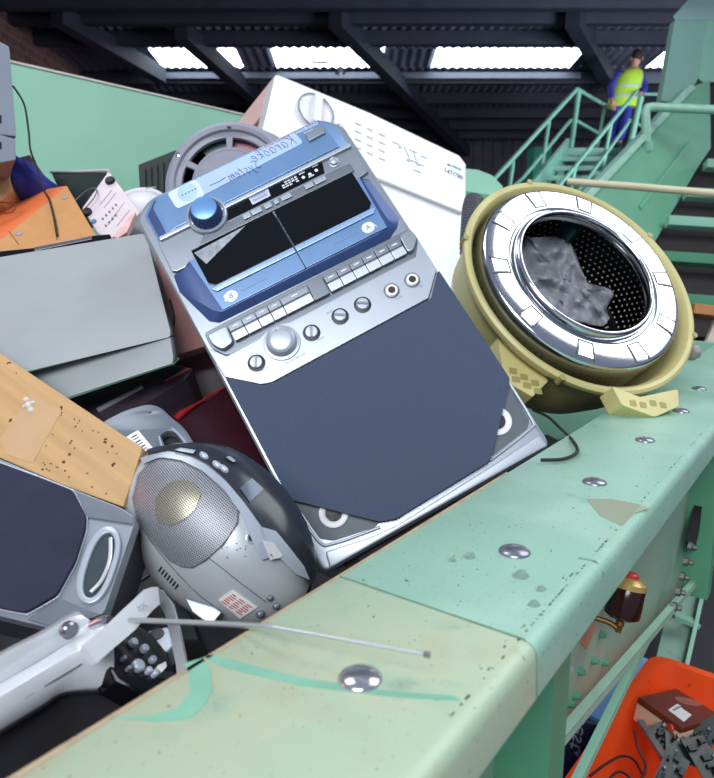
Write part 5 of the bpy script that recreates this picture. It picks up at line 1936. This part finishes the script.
# ------------------------------------------------------------------ inclined conveyor on the right
cv = thing('inclined_conveyor', 'green inclined conveyor with cleated black belt rising to the upper right', 'conveyor', W(680, 300, 3.2))
conv_green = M('conveyor_green_paint', (108, 172, 138), .5, 0, var=.06, scale=4)
CVF = pl((560, 240, 2.9), (693, 86, 3.9), (690, 185, 3.6))
sight_prism('side_panel', CVF, [(500, 305), (592, 191), (640, 140), (693, 86), (710, 80), (711, 148), (697, 169), (655, 242), (610, 322), (560, 380)], -.03, 0, conv_green, cv, bevel=.004)
sight_prism('panel_edge', CVF, [(498, 303), (591, 188), (639, 138), (690, 84), (696, 87), (643, 143), (594, 196), (503, 310)], -.05, .03, M('pale_edge_paint', (150, 200, 176), .5), cv, bevel=.004)
sight_prism('panel_fold', CVF, [(640, 205), (690, 140), (692, 142), (642, 209)], 0, .012, conv_green, cv, bevel=.003)
# belt: dark plane leading up and right
b0, b1 = W(612, 330, 2.95), W(712, 140, 3.95)
acr = Vector((1.5, -.15, -.10))
belt = [b0, b1, b1 + acr, b0 + acr]
beltm = M('black_belt', (40, 34, 36), .8, 0, var=.2, scale=10)
extr('belt', belt, Vector((.0, .05, -.06)), beltm, cv)
for (x_, y_, d_) in ((702, 172, 3.7), (682, 201, 3.5), (664, 229, 3.35), (646, 264, 3.18), (628, 304, 3.02)):
    p = W(x_, y_, d_)
    extr('cleat', [p, p + acr * .95, p + acr * .95 + Vector((-.0, -.0, .045)), p + Vector((0, 0, .045))], Vector((0, -.05, .02)), mint_deep if y_ > 250 else mint_plain, cv, bevel=.004)
for (x_, y_) in ((680, 210), (681, 222), (672, 245)):
    pass
# hood at the head of the conveyor
hd = thing('conveyor_hood', 'pale green sheet metal hood at the top right corner', 'hood', W(690, 100, 4.2))
hm = M('hood_green_paint', (140, 186, 170), .5, 0, var=.04, scale=4)
HF = pl((675, 20, 4.1), (707, 20, 4.15), (672, 101, 4.1))
sight_prism('front', HF, [(675, 20), (707, 20), (702, 60), (698.5, 78), (693, 88), (673, 102), (661, 101)], -.05, 0, hm, hd, bevel=.004)
extr('sloping_top', [W(675, 20, 4.1), W(707, 20, 4.15), W(760, 20, 4.25), W(770, -10, 4.9), W(696, -4, 4.9)], Vector((0, .03, .03)), M('pale_hood_green', (160, 200, 190), .5, 0, var=.04), hd)
extr('side_sheet', [W(707, 20, 4.15), W(698.5, 78, 4.13), W(702, 82, 4.14), W(780, 82, 4.3), W(780, 20, 4.3)], Vector((0, .05, 0)), mint_plain, hd, bevel=.004)
extr('underside_duct', [W(694, 87, 4.05), W(780, 87, 4.2), W(780, 420, 4.2), W(712, 300, 4.2)], Vector((0.02, .3, 0)), beltm, hd)
# railing in front of the hood
rl_ = cv
tube('guard_rail', [W(646, 142, 3.45), W(645.5, 111, 3.4), W(647, 107.5, 3.4), W(652, 107, 3.4), W(720, 110, 3.4), W(790, 113, 3.4)], .022, M('pale_edge_paint', (150, 200, 176), .5), rl_, 10)
tube('rail_foot', [W(646, 142, 3.45), W(646, 150, 3.47)], .03, mint_plain, rl_, 10)
tag(tube('cream_pipe', [W(567, 181.5, 2.35), W(640, 187, 2.3), W(720, 194, 2.25), W(800, 202, 2.2)], .0125, M('cream_paint', (206, 200, 168), .4, 0, var=.04), None, 12),
    'long cream coloured pipe running right from behind the drum', 'pipe')
# timber plank and beige board by the drum
tag(bar('timber_plank', W(690, 310, 2.62), W(790, 322, 2.62), .07, .04, M('orange_timber', (176, 122, 74), .7, 0, var=.15, scale=20), up=(0, .3, 1), bevel=.003), 'orange brown timber plank right of the drum', 'plank')
bd = Frame(W(708, 335, 2.6), camdir(1, .1, 0), camdir(0, .3, -1))
tag(sight_prism('beige_board', bd, [(716, 318), (760, 318), (760, 400), (698, 400), (704, 348)], -.03, 0, M('beige_board', (196, 180, 160), .7, 0, var=.05), bevel=.003), 'beige board standing behind the rim at the right edge', 'board')
# green bracket and grey hose between white machine and drum
BK = Frame(W(485, 185, 2.95), camdir(1, 0, .1), camdir(-.1, .2, -1))
bk = thing('machine_bracket', 'green sheet metal bracket between the white machine and the drum', 'bracket', W(485, 200, 2.95))
sight_prism('plate', BK, [(462, 168), (478, 169.5), (492, 175), (503, 186), (500, 205), (462, 205)], -.1, 0, mint_plain, bk, bevel=.004)
sight_prism('lower_plate', BK, [(462, 190), (505, 197), (505, 240), (462, 240)], -.08, .01, mint_deep, bk, bevel=.004)
hosem = M('grey_hose', (88, 92, 102), .5, 0, var=.1)
pts_ = smooth_path([W(474, 201, 1.62), W(472, 210, 1.6), W(471, 225, 1.58), W(470, 250, 1.56), W(473, 290, 1.54)], 22)
tag(tube('corrugated_hose', pts_, [.024 if k % 3 else .019 for k in range(len(pts_))], hosem, None, 20), 'grey corrugated hose between the white machine and the drum', 'hose')

# ------------------------------------------------------------------ orange bin, lower right
binm = M('orange_plastic', (250, 88, 34), .4, 0, var=.05, scale=12, specks=(180, 60, 30), speck_scale=40, speck_t=.72)
cA, cB, cC = W(655, 655, 1.55), W(800, 700, 1.50), W(556, 802, 1.14)
zr = cA.z
ex2 = (cC - cA)
ex2.z = 0
ex2.normalize()
ex1 = (cB - cA)
ex1.z = 0
ex1 = (ex1 - ex2 * ex1.dot(ex2)).normalized()
BNF = Frame(Vector((cA.x, cA.y, 0)), ex1, (0, 0, 1))
sg = 1 if BNF.y.dot(ex2) > 0 else -1
binT = thing('orange_bin', 'bright orange plastic bin standing under the green rim, lower right', 'bin', Vector((cA.x, cA.y, 0)) + ex1 * .3 + ex2 * .3)
LX, LY = .75, .6


def bq(u, v, z):
    return Vector((u, v * sg, z))


hB = zr


def quadloop(d, z):
    return [bq(d, d, z), bq(LX - d, d, z), bq(LX - d, LY - d, z), bq(d, LY - d, z)]


loops = [quadloop(.06, .02), quadloop(.0, hB - .03), quadloop(-.008, hB - .03), quadloop(-.008, hB), quadloop(.012, hB), quadloop(.07, .04)]
bm = bmesh.new()
R = []
for lp_ in loops:
    pts2 = rnd([(p.x, p.y) for p in lp_], .05, 6)
    R.append([bm.verts.new((a, b, lp_[0].z)) for a, b in pts2])
for A, B in zip(R, R[1:]):
    for k in range(len(A)):
        j = (k + 1) % len(A)
        bm.faces.new((A[k], A[j], B[j], B[k]))
bm.faces.new(R[0])
bm.faces.new(R[-1])
emit('tub', bm, binm, binT, BNF, angle=40)
# electronic scrap inside
bm = bmesh.new()
rz = hB - .25
NN = 40
G_ = [[bm.verts.new((.06 + (LX - .12) * i / NN, sg * (.06 + (LY - .12) * j / NN), rz + .05 * noise.noise(Vector((i * .5, j * .5, 0))) + .02 * noise.noise(Vector((i * 1.7, j * 1.7, 3))))) for j in range(NN + 1)] for i in range(NN + 1)]
for i in range(NN):
    for j in range(NN):
        bm.faces.new((G_[i][j], G_[i + 1][j], G_[i + 1][j + 1], G_[i][j + 1]))
tag(emit('electronic_scrap', bm, M('dark_circuit_scrap', (34, 36, 40), .5, 0, var=.6, scale=60, specks=(170, 176, 170), speck_scale=90, speck_t=.68), None, BNF, smooth=False), 'dark bed of circuit scrap in the orange bin', 'scrap', kind='stuff')
# old set-top unit on top: brown lid, beige sides
tu_o = W(676, 712, 1.30)
tl, tr_, br_, bl_ = W(638, 697, 1.37), W(676, 688, 1.47), W(722, 716, 1.37), W(682, 728, 1.27)
un = thing('old_modem', 'old electronic unit with brown lid and beige sides lying in the orange bin', 'electronic unit', tu_o)
nn = (tr_ - tl).cross(bl_ - tl)
if nn.z < 0:
    nn = -nn
nn.normalize()
extr('lid', [tl, tr_, br_, bl_], nn * -.012, M('brown_lid', (104, 44, 28), .4, 0, var=.12, scale=20), un, bevel=.003)
inw = ((tl + br_) / 2)
low = [p + (inw - p) * .0 - nn * .012 for p in (tl, tr_, br_, bl_)]
extr('case', low, nn * -.036, M('beige_case', (216, 190, 164), .45, 0, var=.05), un, bevel=.004)
UF = Frame(tl, tr_ - tl, nn)
lcx = UF.uv(688, 702)
prism('oval_badge', UF, circ(*lcx, .03, 28, ry=.016, ang=-.5), .0, .002, M('dusty_rose_badge', (150, 96, 84), .4, 0, var=.2, scale=60), un, bevel=.0008)
lb2 = prism('label', UF, UF.uvs([(668, 710), (677, 704), (694, 713), (684, 722)]), 0, .0006, paper, un)
prism('label_print', UF, UF.uvs([(672, 710), (679, 706), (681, 707.5), (674, 711.5)]), .0006, .0009, M('label_grey', (140, 140, 140), .5), lb2)
sF2 = Frame(tl, bl_ - tl, (bl_ - tl).cross(nn) if (bl_ - tl).cross(nn).dot(CAM - tl) > 0 else -(bl_ - tl).cross(nn))
lathe('red_button', sF2, [(.008, 0), (.008, .003), (.006, .005), (0, .005)], M('red_cap', (190, 60, 40), .4), un, 20, sF2.uv(671, 728))
for k in range(6):
    u, v = sF2.uv(688 + k * 4, 733 - k * 2.4)
# loose boards, heat sinks and cables in the bin
pcb = M('dark_green_circuit_board', (26, 38, 36), .4, 0, var=.4, scale=80, specks=(170, 172, 166), speck_scale=160, speck_t=.7)
rng = random.Random(3)
g_ = 'circuit boards in the orange bin'
hs = [((642, 722, 1.3), (675, 775, 1.22), 'long grey metal rail beside the beige unit in the bin')]
tag(bar('metal_rail', W(640, 722, 1.33), W(676, 776, 1.2), .012, .012, M('dull_aluminium', (140, 142, 150), .4, .6), bevel=.001), 'long dull metal rail lying in the orange bin', 'metal rail')
for i, (px, py, d_, a_, w_, h_) in enumerate(((664, 735, 1.29, .3, .06, .045), (690, 752, 1.26, -.4, .09, .05), (706, 762, 1.24, .2, .05, .09), (672, 770, 1.2, .9, .07, .04), (706, 735, 1.3, .5, .08, .04))):
    c_ = W(px, py, d_)
    fr_ = Frame(c_, (math.cos(a_), math.sin(a_), .1), (.2 * math.sin(i), -.5, 1))
    t_ = thing('circuit_board', ['small dark circuit board under the beige unit', 'dark circuit board near the bottom of the bin', 'dark circuit board at the right edge of the frame in the bin', 'dark circuit board at the bottom edge beside the metal rail', 'dark circuit board under the right end of the beige unit'][i], 'circuit board', c_, g_)
    prism('board', fr_, rect(-w_ / 2, -h_ / 2, w_ / 2, h_ / 2), -.0008, .0008, pcb, t_)
    for k in range(8):
        u, v = rng.uniform(-w_ * .4, w_ * .4), rng.uniform(-h_ * .4, h_ * .4)
        if k % 3 == 0:
            lathe('capacitor', fr_, [(.003, 0), (.003, .009), (.002, .01), (0, .01)], silver_dark if k > 3 else M('black_plastic', (20, 20, 24)), t_, 12, (u, v))
        else:
            s_ = rng.uniform(.004, .009)
            prism('chip', fr_, rect(u - s_, v - s_ * .6, u + s_, v + s_ * .6), .0008, .006, black, t_, bevel=.0006)
for i, pts in enumerate(([(590, 776, 1.1), (606, 764, 1.15), (622, 756, 1.2), (634, 760, 1.22), (642, 774, 1.22)], [(634, 730, 1.25), (638, 748, 1.24), (646, 766, 1.22), (640, 782, 1.2)], [(596, 800, 1.08), (612, 776, 1.14), (622, 772, 1.16), (632, 780, 1.16)])):
    tag(tube('loose_cable', smooth_path([W(*p) for p in pts], 6), .0022, M('brown_black_cable', (44, 26, 24), .5)), ['thin dark cable arching over the near side of the orange bin', 'dark cable hanging beside the metal rail in the bin', 'thin dark cable at the bottom edge of the bin'][i], 'cable')
# blue crate and navy sack behind the rails
bc = Frame(W(606, 700, 1.72), camdir(1, .0, .2), camdir(0, .4, -1))
crate = thing('blue_crate', 'pale blue plastic crate glimpsed between hopper and orange bin', 'crate', W(606, 730, 1.8))
sight_prism('wall', bc, [(586, 716), (606, 688), (640, 655), (650, 660), (616, 730), (603, 727), (587, 720)], -.3, 0, M('sky_blue_plastic', (136, 200, 250), .4, 0, var=.05), crate, bevel=.004)
sight_prism('rim', bc, [(585, 717), (589, 714), (606, 723), (603, 729)], 0, .012, M('blue_plastic_rim', (70, 140, 206), .4), crate, bevel=.003)
sk2 = Frame(W(570, 755, 1.52), camdir(1, .2, .1), camdir(0, .5, -1))
sack = thing('navy_sack', 'navy blue printed plastic sack below the blue crate', 'sack', W(565, 790, 1.6))
sight_prism('sack_body', sk2, [(500, 830), (540, 765), (575, 715), (604, 724), (612, 760), (590, 830)], -.2, 0, M('navy_film', (32, 40, 84), .3, 0, var=.25, scale=16, bump=.4, bscale=14), sack, bevel=.012, seg=3)
text('sack_lettering', 'Best', sk2, *sk2.uv(577, 731, .001), .045, M('pale_print', (170, 176, 190), .5), sack, w=.001, mirror=True, rot=1.0, th=.0004)
prism('sack_mark', sk2, sk2.uvs([(557, 752), (560, 749), (561, 754), (559, 755)], .001), 0, .0014, M('lilac_print', (150, 150, 220), .5), sack)
prism('sack_mark', sk2, sk2.uvs([(574, 752), (581, 751), (577, 757)], .001), 0, .0014, M('lilac_print', (150, 150, 220), .5), sack)

# ------------------------------------------------------------------ light
wld = bpy.data.worlds.new('world')
SC.world = wld
wld.use_nodes = True
bg = wld.node_tree.nodes['Background']
bg.inputs['Color'].default_value = (.62, .72, 1, 1)
bg.inputs['Strength'].default_value = .36


def area(name, loc, target, size, power, col, size_y=None):
    L = bpy.data.lights.new(name, 'AREA')
    L.energy = power
    L.color = col
    L.shape = 'RECTANGLE'
    L.size = size
    L.size_y = size_y or size
    o = bpy.data.objects.new(name, L)
    COL.objects.link(o)
    o.location = loc
    o.rotation_euler = (Vector(target) - Vector(loc)).to_track_quat('-Z', 'Y').to_euler()
    return o


area('bay_door_light', (-.6, -2.0, 3.0), (.2, 1.0, 1.1), 2.0, 115, (.96, .98, 1), 1.4)
area('high_bay_light', (2.4, 1.5, 3.5), (.4, 1.1, 1.3), 2.2, 66, (.95, .98, 1))
area('left_fill_light', (-1.6, 1.6, 4.2), (-.8, 1.7, 1.2), 1.4, 36, (.95, .98, 1))  # unseen fill lamp, added to lift the left pile and back wall
area('red_beacon', (-2.2, .5, 1.7), (.0, 1.4, 1.4), .6, 6, (1, .12, .08))
area('roof_fill_light', (7, 7, 2.4), (-2, 16, 4.8), 3, 600, (.8, .86, 1))  # unseen fill lamp, added to brighten the underside of the roof

SC.view_settings.view_transform = 'Standard'
SC.view_settings.look = 'None'
SC.view_settings.gamma = 1
SC.view_settings.exposure = 0
